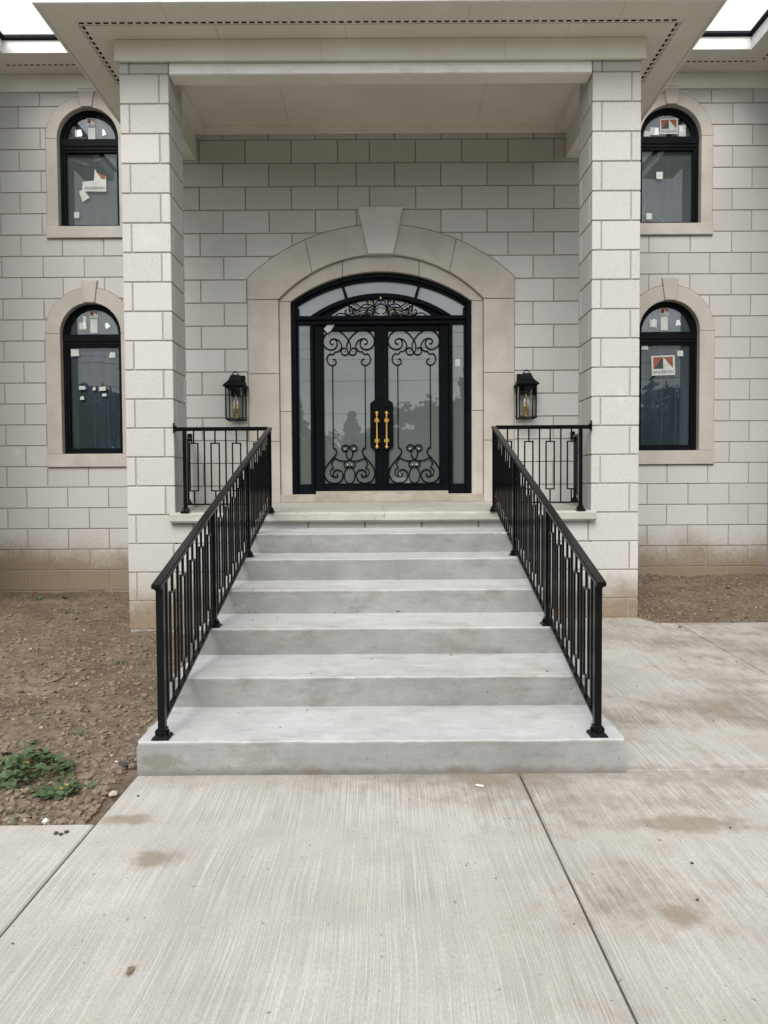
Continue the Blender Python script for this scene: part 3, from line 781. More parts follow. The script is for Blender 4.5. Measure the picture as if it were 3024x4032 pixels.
b = MB(); hs(b, -.90, .90, lambda x: max(gi(x), 3.8146), lambda x: gb(x)-.05, yd+.035, yd+.09); b.build('fan_reveal', M['door'], door)
for s in (-1, 1):
    MB().bar((DC+s*.462, yd+.03, 4.045), (DC+s*.532, yd+.03, 4.265), .036, .06, (1, 0, .3)).build('glazing_bar', M['door'], door)
def pane(poly, y, mat): return MB().prism(poly, y, y+.008).build('pane', M[mat], door)
for x0, x1 in ((-1.13, -.50), (-.498, .498), (.50, 1.13)):
    hs(MB(), x0, x1, lambda x: max(gb(x)-.03, 3.80), lambda x: fi(x)+.012, yd+.062, yd+.07, 20).build('pane', M['transom'], door)
hs(MB(), -.8, .8, lambda x: 3.80, lambda x: gi(x)+.012, yd+.064, yd+.072, 24).build('pane', M['transom'], door)
for s in (-1, 1):
    # sidelight
    b = MB()
    for xa, xb, za, zb in ((XG-.003, XG-.022+.0, 1.41, 3.704), (.965, .918, 1.41, 3.704)):
        a, c_ = sorted((DC+s*xa, DC+s*xb)); b.cbox(a, c_, yd-.012, yd+.10, za, zb, .005)
    a, c_ = sorted((DC+s*.966, DC+s*(XG-.023))); b.cbox(a, c_, yd-.006, yd+.10, 1.412, 1.545, .005)
    b.build('sidelight_frame', M['door'], door)
    a, c_ = sorted((DC+s*.955, DC+s*(XG-.015))); pane([(a, 1.53), (c_, 1.53), (c_, 3.715), (a, 3.715)], yd+.055, 'frost')
    # leaf
    yl = yd+.05
    lf = MB(); xo, xi_ = .917, .006; go, gi_ = .795, .083
    for xa, xb, za, zb in ((xo, go, 1.45, 3.70), (gi_, xi_, 1.45, 3.70), (go-.0005, gi_+.0005, 3.632, 3.6985), (go-.0005, gi_+.0005, 1.4505, 1.547)):
        a, c_ = sorted((DC+s*xa, DC+s*xb)); lf.cbox(a, c_, yl, yl+.06, za, zb, .005)
    leaf = lf.build('door_leaf', M['door'], door)
    bd = MB()
    for xa, xb, za, zb in ((go+.006, go-.012, 1.537, 3.640), (gi_+.012, gi_-.006, 1.537, 3.640), (go-.013, gi_+.013, 3.624, 3.640), (go-.013, gi_+.013, 1.538, 1.554)):
        a, c_ = sorted((DC+s*xa, DC+s*xb)); bd.cbox(a, c_, yl-.010, yl+.01, za, zb, .004)
    bd.build('glazing_bead', M['door'], door)
    es = [(.004, 2.70), (.083, 2.70), (.152, 2.650), (.157, 2.62), (.157, 2.07), (.152, 2.045), (.083, 2.003), (.004, 2.003)]
    MB().prism([(DC+s*x, z) for x, z in es], yl-.014, yl+.05, .006).build('lock_plate', M['door'], door)
    a, c_ = sorted((DC+s*(gi_-.01), DC+s*(go+.01))); pane([(a, 1.53), (c_, 1.53), (c_, 3.65), (a, 3.65)], yl+.03, 'frost')
    # pull handle
    hx = DC+s*.066; hy = yl-.075
    hb = MB(); hb.lathe([(.011, 2.055), (.013, 2.075), (.011, 2.09), (.011, 2.46), (.013, 2.475), (.011, 2.495)], hx, hy, 10)
    hb.build('pull_handle', M['gold'], door, True)
    for zc in (2.045, 2.505):
        MB().lathe([(.004, zc-.025), (.018, zc-.018), (.025, zc), (.018, zc+.018), (.004, zc+.025)], hx, hy, 12).build('handle_finial', M['gold'], door, True)
    for zc in (2.13, 2.405):
        b = MB(); b.lathe([(.016, zc-.03), (.022, zc-.02), (.022, zc+.02), (.016, zc+.03)], hx, hy, 8); b.cbox(hx-.033, hx+.033, hy+.012, yl-.012, zc-.024, zc+.024, .006)
        b.build('handle_mount', M['gold'], door)
MB().lathe([(.034, 0), (.034, .012), (.022, .016), (.022, .022)], 0, 0, 20).build('deadbolt', M['lamp'], door, True)
db = list(house.children_recursive)[-1] if False else [c for c in bpy.data.objects if c.name.startswith('deadbolt')][0]
db.data.transform(Matrix.Translation((DC+.068, yd+.036, 2.607)) @ Matrix.Rotation(PI/2, 4, 'X')); db.data.update()
MB().cbox(DC-.016, DC+.016, yd+.036, yd+.060, 1.452, 3.70, .004).build('meeting_strip', M['door'], door)
MB().box(-2.7, 2.7, YB+.62, YB+.64, .5, 6.3).build('dark_backing', M['void'], house)  # near-black sheet added behind the door so gaps let no sky through
# wrought scrolls on each leaf: left half, mirrored
BIG = [(-0.045, 3.369), (-0.053, 3.392), (-0.073, 3.397), (-0.097, 3.381), (-0.105, 3.353), (-0.09, 3.316), (-0.052, 3.301), (-0.015, 3.313), (0.014, 3.35), (0.027, 3.402), (0.021, 3.452), (-0.004, 3.508), (-0.044, 3.558), (-0.094, 3.604), (-0.149, 3.632), (-0.199, 3.64), (-0.255, 3.627), (-0.309, 3.587), (-0.34, 3.534), (-0.35, 3.485), (-0.338, 3.435), (-0.307, 3.398), (-0.264, 3.376), (-0.226, 3.374), (-0.189, 3.391), (-0.16, 3.428), (-0.157, 3.465), (-0.169, 3.499), (-0.188, 3.519)]
S_UP = [(-0.212, 3.452), (-0.226, 3.448), (-0.248, 3.46), (-0.255, 3.484), (-0.244, 3.506), (-0.219, 3.52), (-0.188, 3.522), (-0.132, 3.496), (-0.101, 3.446), (-0.097, 3.415), (-0.111, 3.378), (-0.149, 3.348), (-0.186, 3.349)]
S_MID = [(-0.186, 3.349), (-0.196, 3.329), (-0.218, 3.311), (-0.243, 3.314), (-0.255, 3.322)]
S_LOW = [(-0.255, 3.322), (-0.283, 3.293), (-0.297, 3.249), (-0.284, 3.199), (-0.247, 3.165), (-0.209, 3.165), (-0.178, 3.186), (-0.173, 3.217), (-0.19, 3.242), (-0.218, 3.244)]
BODY = [(-0.221, 2.038), (-0.196, 2.032), (-0.178, 2.003), (-0.178, 1.969), (-0.2, 1.932), (-0.226, 1.904), (-0.28, 1.841), (-0.321, 1.785), (-0.342, 1.729), (-0.344, 1.679), (-0.332, 1.635), (-0.301, 1.59), (-0.257, 1.566), (-0.2, 1.557), (-0.15, 1.57), (-0.112, 1.602), (-0.091, 1.652), (-0.096, 1.696), (-0.12, 1.727), (-0.164, 1.742), (-0.199, 1.731), (-0.224, 1.703), (-0.228, 1.678), (-0.212, 1.65), (-0.187, 1.641), (-0.165, 1.656), (-0.163, 1.674), (-0.177, 1.685)]
LEAFP = [[(-0.21, 1.898), (-0.22, 1.872), (-0.251, 1.829)], [(-0.251, 1.829), (-0.236, 1.797), (-0.216, 1.763)], [(-0.216, 1.763), (-0.243, 1.756), (-0.265, 1.728), (-0.265, 1.691), (-0.244, 1.659), (-0.212, 1.646)]]
KNOT = [(-0.049, 2.009), (-0.059, 1.993), (-0.078, 1.997), (-0.099, 2.015), (-0.104, 2.041), (-0.086, 2.069), (-0.052, 2.078), (-0.017, 2.065), (0.017, 2.03), (0.042, 1.983), (0.041, 1.94), (0.022, 1.899), (0.0, 1.878), (-0.028, 1.865), (-0.072, 1.859), (-0.116, 1.865), (-0.16, 1.881), (-0.21, 1.907)]
CURL = [(-0.054, 1.859), (-0.071, 1.834), (-0.076, 1.809), (-0.068, 1.787), (-0.048, 1.774), (-0.026, 1.78), (-0.018, 1.799), (-0.023, 1.807)]
ROS = [(-0.221, 3.469), (-0.059, 3.364), (-0.22, 3.224), (-0.06, 2.02), (-0.027, 1.807)]
def scroll(lst, cx, m, y, r, name='scroll', closed=False, k=4):
    pts = [Vector((cx+m*x, y, z)) for x, z in lst]
    return MB().tube(smoothpath(pts, k, closed), r*1.12, 7, closed).build(name, M['door'], door, True)
def rosette(x, y, z, r=.0125):
    b = MB(); 
    for q, yy in ((r, 0), (r*.55, -.006)): lump(b, (x, y+yy, z), q, 1., .16)
    b.build('rosette', M['palegold'], door)
for lc in (-.4565, .4325):
    ysr = yd+.05+.012
    for m in (-1, 1):
        off = .0025*m
        scroll(BIG, lc, m, ysr+off, .0078); scroll(S_UP, lc, m, ysr+off, .0074); scroll(S_MID, lc, m, ysr, .0074); scroll(S_LOW, lc, m, ysr, .0076)
        scroll(BODY, lc, m, ysr, .0078); scroll(KNOT, lc, m, ysr+off, .0072); scroll(CURL, lc, m, ysr, .0072)
        for lp in LEAFP: scroll(lp, lc, m, ysr, .006)
        MB().tube([(lc+m*-.2215, ysr, 3.165), (lc+m*-.2215, ysr, 2.036)], .0072, 7).build('scroll_bar', M['door'], door, True)
        for x, z in ROS: rosette(lc+m*x, ysr-.006, z)
    ov = [(lc+.074*math.cos(a), ysr, 1.666+.111*math.sin(a)) for a in [2*PI*i/28 for i in range(28)]]
    MB().tube(ov, .0072, 7, True).build('scroll_oval', M['door'], door, True)
TR = [[(-0.101, 3.812), (-0.096, 3.882), (-0.082, 3.945), (-0.049, 4.003), (0.001, 4.023)],
 [(-0.386, 3.946), (-0.4, 3.936), (-0.422, 3.938), (-0.438, 3.969), (-0.422, 3.999), (-0.386, 4.008), (-0.349, 3.987), (-0.295, 3.946), (-0.232, 3.919), (-0.168, 3.914), (-0.123, 3.936), (-0.1, 3.972), (-0.097, 4.008), (-0.113, 4.039), (-0.149, 4.049), (-0.181, 4.031), (-0.186, 4.004), (-0.163, 3.986)],
 [(-0.4, 3.864), (-0.423, 3.879), (-0.427, 3.911), (-0.404, 3.928), (-0.382, 3.915), (-0.35, 3.883), (-0.305, 3.887), (-0.268, 3.928), (-0.231, 3.959), (-0.186, 3.968), (-0.131, 3.954), (-0.095, 3.927)],
 [(-0.368, 3.919), (-0.323, 3.888), (-0.268, 3.865), (-0.214, 3.851), (-0.205, 3.828), (-0.232, 3.818), (-0.264, 3.829), (-0.259, 3.856), (-0.223, 3.882), (-0.168, 3.893), (-0.123, 3.877), (-0.103, 3.846)],
 [(-0.45, 3.884), (-0.468, 3.888), (-0.484, 3.866), (-0.473, 3.834), (-0.432, 3.82), (-0.396, 3.834), (-0.379, 3.865), (-0.379, 3.897)],
 [(-0.614, 3.815), (-0.578, 3.838), (-0.532, 3.846), (-0.487, 3.834), (-0.455, 3.815)],
 [(-0.103, 3.859), (-0.123, 3.832), (-0.169, 3.821), (-0.2, 3.842), (-0.187, 3.869), (-0.15, 3.878)],
 [(-0.376, 3.85), (-0.372, 3.832), (-0.332, 3.818), (-0.278, 3.824)]]
for m in (-1, 1):
    for q in TR: scroll(q, DC-.004, m, yd-.012+.002*m, .0082, 'fan_scroll')
    for x, z in ((-0.4, 3.951), (-0.156, 4.002), (-0.448, 3.872), (-0.234, 3.867), (-0.159, 3.87), (-0.259, 3.851)): rosette(DC-.004+m*x, yd-.022, z, .0125)
for z in (4.046, 3.826): rosette(DC-.004, yd-.022, z, .017)
cc = [(DC-.004+.08*math.cos(a), yd-.012, 3.897+.064*math.sin(a)) for a in [2*PI*i/26 for i in range(26)]]
MB().tube(cc, .0085, 7, True).build('fan_scroll', M['door'], door, True)
# torn tape, sticker on the sidelight, blue tape bits
b = MB(); b.add([(-.79, yd+.03, 3.645), (-.735, yd+.032, 3.715), (-.66, yd+.03, 3.71), (-.632, yd+.03, 3.722), (-.69, yd+.034, 3.63), (-.735, yd+.035, 3.597)], [(0, 1, 2, 3, 4, 5)])
b.build('tape_scrap', M['tape'], door, recalc=False)
paper(door, 1.028, yd+.052, 3.19, .068, .10, 0, 'paper')
MB().box(.20, .26, YB+.05, YB+.06, 1.409, 1.421).build('tape_scrap', M['bluetape'], door)
MB().box(DC-.9, DC+.9, yd-.01, yd+.06, 1.4085, 1.449).build('door_sill', M['seam'], door)

# --- piers
for s in (-1, 1):
    x0, x1 = sorted((s*PX0, s*PX1)); y0, y1 = YP, YP+.505
    core = MB().box(x0+.010, x1-.010, y0+.010, y1-.010, -.1, 5.93).build('pier', M['mortar'], house)
    for k in range(0, 20):
        za, zb = k*CH+JT, min((k+1)*CH-JT, 5.915)
        t = .092; j = .012; h_ = zb-za; zc = (za+zb)/2
        ev = (k % 2 == 0)
        def pb(ax, bx, ay, by):
            key = ('p', round(bx-ax, 3), round(by-ay, 3), round(h_, 3))
            if key not in _bm_cache: _bm_cache[key] = MB().cbox(-(bx-ax)/2, (bx-ax)/2, -(by-ay)/2, (by-ay)/2, -h_/2, h_/2, .006).mesh('pier_block', M['block'])
            place('pier_block', _bm_cache[key], core, Matrix.Translation(((ax+bx)/2+random.uniform(-.001, .001), (ay+by)/2+random.uniform(-.001, .001), zc)))
        if k < 4:   # below the porch floor the front is one wall
            for xa, xb in ((x0, x0+t), (x1-t, x1)): pb(xa, xb, y0+t+j, y1)
            continue
        if ev:   # return of the side block shows at the right of the front
            pb(x0, x1-t-j, y0, y0+t); pb(x1-t, x1, y0, y1-t-j); pb(x0+t+j, x1, y1-t, y1); pb(x0, x0+t, y0+t+j, y1)
        else:
            pb(x0+t+j, x1, y0, y0+t); pb(x0, x0+t, y0, y1-t-j); pb(x0, x1-t-j, y1-t, y1); pb(x1-t, x1, y0+t+j, y1)
# --- wall under the porch floor
bw = MB().box(-2.18, 2.18, YP+.014, YP+.3, -.1, 1.13).build('porch_wall', M['mortar'], house)
wall_blocks(bw, 'block', YP+.002, -2.705, 2.705, range(0, 4), lambda k: [-2.616, -2.01, -1.40, -.793, -.193, .41, 1.01, 1.57, 2.172] if k % 2 else [-2.22, -1.61, -1.0, -.39, .22, .83, 1.44, 2.02, 2.61], [], 1.2125)
for s in (-1, 1):
    a, c_ = sorted((s*2.10, s*2.20)); sw = MB().box(a, c_, YP+.51, YB, -.1, 1.13).build('porch_wall', M['mortar'], house)
    for k in range(4):
        hh = min((k+1)*CH-JT, 1.135)-k*CH-JT
        for ya, yb2 in ((YP+.515, 8.42), (8.433, 9.02), (9.033, YB-.005)):
            place('block', block_mesh(yb2-ya, hh, .02), sw, Matrix.Translation((s*2.213, (ya+yb2)/2, k*CH+JT+hh/2)) @ Matrix.Rotation(s*PI/2, 4, 'Z'))
# --- porch floor: falls a little towards the steps
b = MB(); nx = 60
prof = [(7.475, 1.140), (7.458, 1.156), (7.456, 1.222), (7.464, 1.236), (7.485, 1.2435), (9.62, 1.304)]
xs = [-2.245+4.49*i/nx for i in range(nx+1)]
for x in xs:
    for i, (y, z) in enumerate(prof):
        q = mnoise.noise(Vector((x*5, y*4, z*7)))*.0025+mnoise.noise(Vector((x*21, y*4, z*30)))*.0014
        xe = x
        b.v.append((xe, y+q if i < 5 else y, z+(q*.7 if 0 < i < 5 else 0)))
n = len(prof)
for i in range(nx):
    for j in range(n-1): b.f.append((i*n+j, (i+1)*n+j, (i+1)*n+j+1, i*n+j+1)); b.mi.append(0)
for i, sgn in ((0, 1), (nx, -1)):
    base = len(b.v); b.v += [(xs[i], 9.62, 1.14)]; b.f.append(tuple(i*n+j for j in range(n))+(base,)); b.mi.append(0)
for i in range(1): b.add([(xs[0], 7.435, 1.1401), (xs[-1], 7.435, 1.1401), (xs[-1], 9.62, 1.1401), (xs[0], 9.62, 1.1401)], [(0, 1, 2, 3)])
pf = b.build('porch_floor', M['porchc'], house)
# the floor stops against the piers
b = MB(); cr = [(.012, 7.456, 1.175), (.010, 7.456, 1.20), (.016, 7.456, 1.224), (.008, 7.485, 1.2445), (.012, 7.6, 1.2475), (-.008, 7.9, 1.2545), (-.004, 8.3, 1.2655), (-.012, 8.7, 1.276)]
for (a, c_) in zip(cr[:-1], cr[1:]):
    d = Vector(c_)-Vector(a); 
    nrm = Vector((0, -.0025, 0)) if abs(d.y) < .02 else Vector((0, 0, .0022))
    b.add([Vector(a)+nrm+Vector((-.002, 0, 0)), Vector(a)+nrm+Vector((.002, 0, 0)), Vector(c_)+nrm+Vector((.002, 0, 0)), Vector(c_)+nrm+Vector((-.002, 0, 0))], [(0, 1, 2, 3)])
b.build('crack', M['crack'], pf, recalc=False)

# --- portico roof: soffit with vent slots, fascia, frieze, beams, ceiling
ZS = 6.111; SX, SY0, SY1 = 3.27, 6.913, 10.40
def slots(pts_axis, fixed, horiz, w_, l_, zz):
    b_ = MB()
    for a in pts_axis:
        if horiz: b_.box(a-l_/2, a+l_/2, fixed-w_/2, fixed+w_/2, zz-.0015, zz+.02)
        else: b_.box(fixed-w_/2, fixed+w_/2, a-l_/2, a+l_/2, zz-.0015, zz+.02)
    return Slots(b_)
class Slots:
    def __init__(s, b_): s.b = b_
    def build(s, *a): o_ = s.b.build(*a); o_['kind'] = 'stuff'; return o_
roof = node('portico_roof', house)
def soffit_with_gap(b_):
    pass
MB().box(-SX, SX, SY0, SY0+.255, ZS, ZS+.03).build('soffit_board', M['trim'], roof)
MB().box(-SX+.26, SX-.26, SY0+.259, YP-.04, ZS+.002, ZS+.032).build('soffit_board', M['trim'], roof)
for s in (-1, 1):
    a, c_ = sorted((s*(SX-.002), s*(SX-.256))); MB().box(a, c_, SY0+.2555, SY1, ZS+.001, ZS+.031).build('soffit_board', M['trim'], roof)
    a, c_ = sorted((s*(SX-.26), s*2.66)); MB().box(a, c_, YP-.039, SY1, ZS+.002, ZS+.032).build('soffit_board', M['trim'], roof)
    slots([SY0+.36+.083*i for i in range(40)], s*(SX-.305), False, .026, .045, ZS).build('vent_slots', M['void'], roof)
    slots([SY0+.345+.083*i for i in range(40)], s*(SX-.275), False, .012, .05, ZS).build('vent_lip', M['seam'], roof)
slots([-2.96+.0805*i for i in range(74)], SY0+.29, True, .022, .050, ZS).build('vent_slots', M['void'], roof)
MB().box(-2.97, 2.97, SY0+.322, SY0+.327, ZS-.0005, ZS+.02).build('board_joint', M['seam'], roof)
MB().box(.86, .864, SY0+.03, SY0+.255, ZS-.001, ZS+.01).build('board_joint', M['seam'], roof)
b = MB(); b.cbox(-SX-.03, SX+.03, SY0-.03, SY0-.001, ZS-.012, ZS+.24, .004); b.build('fascia', M['white'], roof)
for s in (-1, 1):
    a, c_ = sorted((s*(SX+.001), s*(SX+.03))); MB().cbox(a, c_, SY0, SY1, ZS-.011, ZS+.24, .004).build('fascia', M['trim'], roof)
b = MB(); zt_ = ZS+.25
b.add([(-SX-.06, SY0-.07, zt_), (SX+.06, SY0-.07, zt_), (SX+.06, SY1, zt_), (-SX-.06, SY1, zt_), (-1.2, 9.2, zt_+1.0), (1.2, 9.2, zt_+1.0), (1.2, SY1, zt_+1.0), (-1.2, SY1, zt_+1.0)],
      [(0, 1, 5, 4), (1, 2, 6, 5), (0, 4, 7, 3), (4, 5, 6, 7), (0, 3, 2, 1)]); b.build('roof_shingles', M['shingle'], roof)
for x in (-1.65, -.35, 1.9): MB().box(x, x+.003, SY0+.335, YP-.045, ZS-.0008, ZS+.01).build('board_joint', M['seam'], roof)
for x in (-2.1, 2.35): MB().box(x, x+.003, SY0+.02, SY0+.255, ZS-.0012, ZS+.01).build('board_joint', M['seam'], roof)
for x in (-.62, 1.28): MB().box(x, x+.003, YP-.0512, YP-.04, 5.90, ZS-.002).build('board_joint', M['seam'], roof)
for x, y0_, y1_ in ((.05, YP+.18, 8.545), (-1.2, 8.56, YB-.04), (1.25, 8.56, YB-.04)): MB().box(x, x+.003, y0_, y1_, 6.2712, 6.28).build('board_joint', M['seam'], roof)
for k_ in range(26):
    x = random.uniform(-2.9, 2.9); MB().lathe([(.006, ZS-.0015), (.004, ZS-.0022)], x, random.choice((SY0+.06, SY0+.22, SY0+.40)), 8).build('nail_head', M['seam'], roof)
# frieze boards round the beam
MB().cbox(-2.722, 2.722, YP-.05, YP-.012, 5.897, ZS-.001, .004).build('frieze', M['trim'], roof)
for s in (-1, 1):
    a, c_ = sorted((s*2.70, s*2.738)); MB().cbox(a, c_, YP-.048, SY1, 5.897, ZS-.001, .004).build('frieze', M['trim'], roof)
b = MB(); b.cbox(-2.19, 2.19, YP+.0, YP+.030, 5.845, 5.965, .003); b.build('beam_face', M['trim'], roof)
b = MB(); b.cbox(-2.185, 2.185, YP-.028, YP+.006, 5.772, 5.852, .006); b.build('beam_moulding', M['white'], roof)
b = MB(); b.cbox(-2.19, 2.19, YP-.010, YP+.17, 5.768, 5.80, .004); b.cbox(-2.5, 2.5, YP+.14, YP+.17, 5.80, 6.30, .003); b.build('beam_soffit', M['trim'], roof)
for s in (-1, 1):
    a, c_ = sorted((s*2.445, s*2.625)); MB().cbox(a, c_, YP+.505, YB-.001, 5.838, 6.30, .004).build('side_beam', M['trim'], roof)
    a, c_ = sorted((s*2.19, s*2.444)); MB().cbox(a, c_, YP+.171, YP+.50, 5.93, 6.28, .004).build('side_beam', M['trim'], roof)
    a, c_ = sorted((s*2.32, s*2.446)); MB().cbox(a, c_, YP+.172, YB-.002, 6.165, 6.30, .003).build('ceiling_trim', M['trim'], roof)
MB().cbox(-2.319, 2.319, YB-.035, YB-.001, 6.166, 6.275, .003).build('ceiling_trim', M['trim'], roof)
for i, (ya, yb2) in enumerate(((YP+.171, 8.55), (8.553, YB-.002))):
    MB().box(-2.45, 2.45, ya, yb2, 6.272+.002*i, 6.30).build('ceiling_board', M['trim'], roof)
MB().box(-2.3, 2.3, 8.5475, 8.5555, 6.270, 6.28).build('board_joint', M['trim'], roof)
# --- main eaves
for s, ze, xc, yf_ in ((-1, 7.452, 5.178, 9.92), (1, 7.43, 5.07, 9.885)):
    ev = node('eave', house)
    a, c_ = sorted((s*2.80, s*7.5))
    MB().cbox(a, c_, YO-.032, YO+.02, 7.225, ze-.001, .004).build('frieze', M['trim'], ev)
    MB().cbox(a, c_, YO-.040, YO+.02, 7.205, 7.226, .004).build('frieze_moulding', M['trim'], ev)
    a, c_ = sorted((s*2.80, s*(xc+.55))); MB().box(a, c_, yf_+.001, YO+.02, ze, ze+.03).build('soffit_board', M['trim'], ev)
    a, c_ = sorted((s*(xc+.001), s*(xc+.55))); MB().box(a, c_, 7.2, yf_, ze+.001, ze+.03).build('soffit_board', M['trim'], ev)
    slots([s*(2.9+.083*i) for i in range(29)], yf_+.265, True, .024, .048, ze).build('vent_slots', M['void'], ev)
    slots([yf_+.2-.083*i for i in range(20)], s*(xc+.265), False, .024, .048, ze).build('vent_slots', M['void'], ev)
    a, c_ = sorted((s*2.80, s*xc)); MB().cbox(a, c_, yf_-.022, yf_, ze-.008, ze+.165, .003).build('fascia', M['white'], ev)
    a, c_ = sorted((s*(xc-.022), s*xc)); MB().cbox(a, c_, 7.2, yf_-.0225, ze-.008, ze+.165, .003).build('fascia', M['white'], ev)
    b = MB(); x_in, x_out = s*2.80, s*(xc+.0)
    b.cbox(*sorted((x_in, s*(xc-.05))), yf_-.055, yf_-.01, ze+.166, ze+.186, .003); b.cbox(*sorted((s*(xc-.055), s*(xc-.01))), 7.2, yf_-.01, ze+.166, ze+.186, .003)
    b.build('drip_edge', M['winframe'], ev)
    b = MB(); zt_ = ze+.187
    q = lambda x, y, z: (s*x, y, z)
    b.add([q(2.8, yf_-.062, zt_), q(xc-.02, yf_-.062, zt_), q(xc-.02, yf_-.062, zt_+.03), q(2.8, yf_-.062, zt_+.03), q(2.8, 13.5, zt_+1.35), q(xc+1., 13.5, zt_+1.35)], [(0, 1, 2, 3), (3, 2, 5, 4), (0, 1, 5, 4)])
    b.add([q(xc-.062, 7.1, zt_), q(xc-.062, yf_-.02, zt_), q(xc-.062, yf_-.02, zt_+.03), q(xc-.062, 7.1, zt_+.03), q(xc+3, 7.1, zt_+1.2), q(xc+3, yf_+2.6, zt_+1.2)], [(0, 1, 2, 3), (3, 2, 5, 4), (0, 1, 5, 4)])
    b.build('roof_shingles', M['shingle'], ev)
    # projecting wing wall just outside the picture
    a, c_ = sorted((s*(xc+.58), s*(xc+.83))); MB().box(a, c_, 7.6, YO+.05, -.2, 7.5).build('wing_wall', M['coursed'], house)

# ------------------------------------------------------------------ concrete steps
stairs = thing('entry_stairs', (0, 5.5, 0), 'wide pale concrete staircase of six deep steps below the front door', 'stairs')
def step(k):
    y0, y1 = STEPY[k], (STEPY[k+1]+.03 if k < 5 else YP-.002); z0, z1 = -.05, (k+1)*RISE
    # profile riser foot -> rounded nose -> tread
    pr = [(y0+.006, z0), (y0+.006, k*RISE), (y0+.004, k*RISE+.06), (y0+.002, z1-.03), (y0+.001, z1-.012), (y0+.0035, z1-.0045), (y0+.011, z1)]
    pr += [(y0+.022, z1)]+[(y0+.08+(y1-y0-.08)*i/5, z1) for i in range(6)]
    b = MB(); nx = 110; n = len(pr)
    for i in range(nx+1):
        u = -1+2*i/nx; x = -.0145+u*1.2765
        for j, (y, z) in enumerate(pr):
            v = Vector((x*3.1, y*6+k*3.3, z*5)); v2 = Vector((x*17, y*9, z*13+k))
            q = mnoise.noise(v)*.0045+mnoise.noise(v2)*.0030
            rx = .010 if (i in (0, nx) and j in (4, 5, 6)) else 0
            b.v.append((x-rx*(1 if u > 0 else -1), y+(q if j < 7 else 0), z+(q*.6 if 1 < j else 0)))
    for i in range(nx):
        for j in range(n-1): b.f.append((i*n+j, (i+1)*n+j, (i+1)*n+j+1, i*n+j+1)); b.mi.append(0)
    for i in (0, nx):
        base = len(b.v); b.v.append((b.v[i*n][0], pr[-1][0], z0)); b.f.append(tuple(i*n+j for j in range(n))+(base,)); b.mi.append(0)
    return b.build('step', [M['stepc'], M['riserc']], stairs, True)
for k in range(6):
    o = step(k)
    # keep the nose crisp
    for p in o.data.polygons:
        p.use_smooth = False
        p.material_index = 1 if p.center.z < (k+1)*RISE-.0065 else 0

# ------------------------------------------------------------------ railings
def shoe(parent, x, y, z, s=1.):
    b = MB(); sq = lambda r, zz: (r*1.4142*s, zz)
    b.lathe([sq(.046, z-.004), sq(.046, z+.007), sq(.040, z+.013), sq(.030, z+.020), sq(.0255, z+.038), sq(.025, z+.052), sq(.0215, z+.055)], x, y, 4, PI/4)
    for dx in (-1, 1):
        for dy in (-1, 1): lump(b, (x+dx*.035*s, y+dy*.035*s, z+.013), .007, .8, .1)
    for dx, dy in ((1, 0), (-1, 0), (0, 1), (0, -1)): b.cbox(x+dx*.028*s-.010, x+dx*.028*s+.010, y+dy*.028*s-.010, y+dy*.028*s+.010, z+.008, z+.042, .004)
    return b
def post(thing_, x, y, z0, z1, w_=.038):
    p = MB().cbox(x-w_/2, x+w_/2, y-w_/2, y+w_/2, z0, z1, .0025).build('post', M['rail'], thing_)
    shoe(p, x, y, z0).build('post_shoe', M['rail'], p)
    return p
BW = .0135
def plain(thing_, x, y, z0, z1): MB().box(x-BW/2, x+BW/2, y-BW/2, y+BW/2, z0, z1).build('baluster', M['rail'], thing_)
def framed(thing_, x, y, z0, z1, za, zb, along):
    b = MB(); d = .043
    b.box(x-BW/2, x+BW/2, y-BW/2, y+BW/2, z0, za+BW*.4); b.box(x-BW/2, x+BW/2, y-BW/2, y+BW/2, zb-BW*.4, z1)
    for sg in (-1, 1):
        xx, yy = (x+sg*d, y) if along == 'x' else (x, y+sg*d)
        b.box(xx-BW/2, xx+BW/2, yy-BW/2, yy+BW/2, za-BW*.5, zb+BW*.5)
    for zz in (za, zb):
        if along == 'x': b.box(x-d+BW/2, x+d-BW/2, y-BW/2+.0006, y+BW/2-.0006, zz-BW/2, zz+BW/2)
        else: b.box(x-BW/2+.0006, x+BW/2-.0006, y-d+BW/2, y+d-BW/2, zz-BW/2, zz+BW/2)
    b.build('framed_baluster', M['rail'], thing_)
SIDE = {-1: 'left', 1: 'right'}
HZ = lambda y: .975+.2953*(y-3.66)            # underside of the sloping handrail
LZ = lambda y: .262+.281*(y-3.74)            # centre of the sloping bottom rail
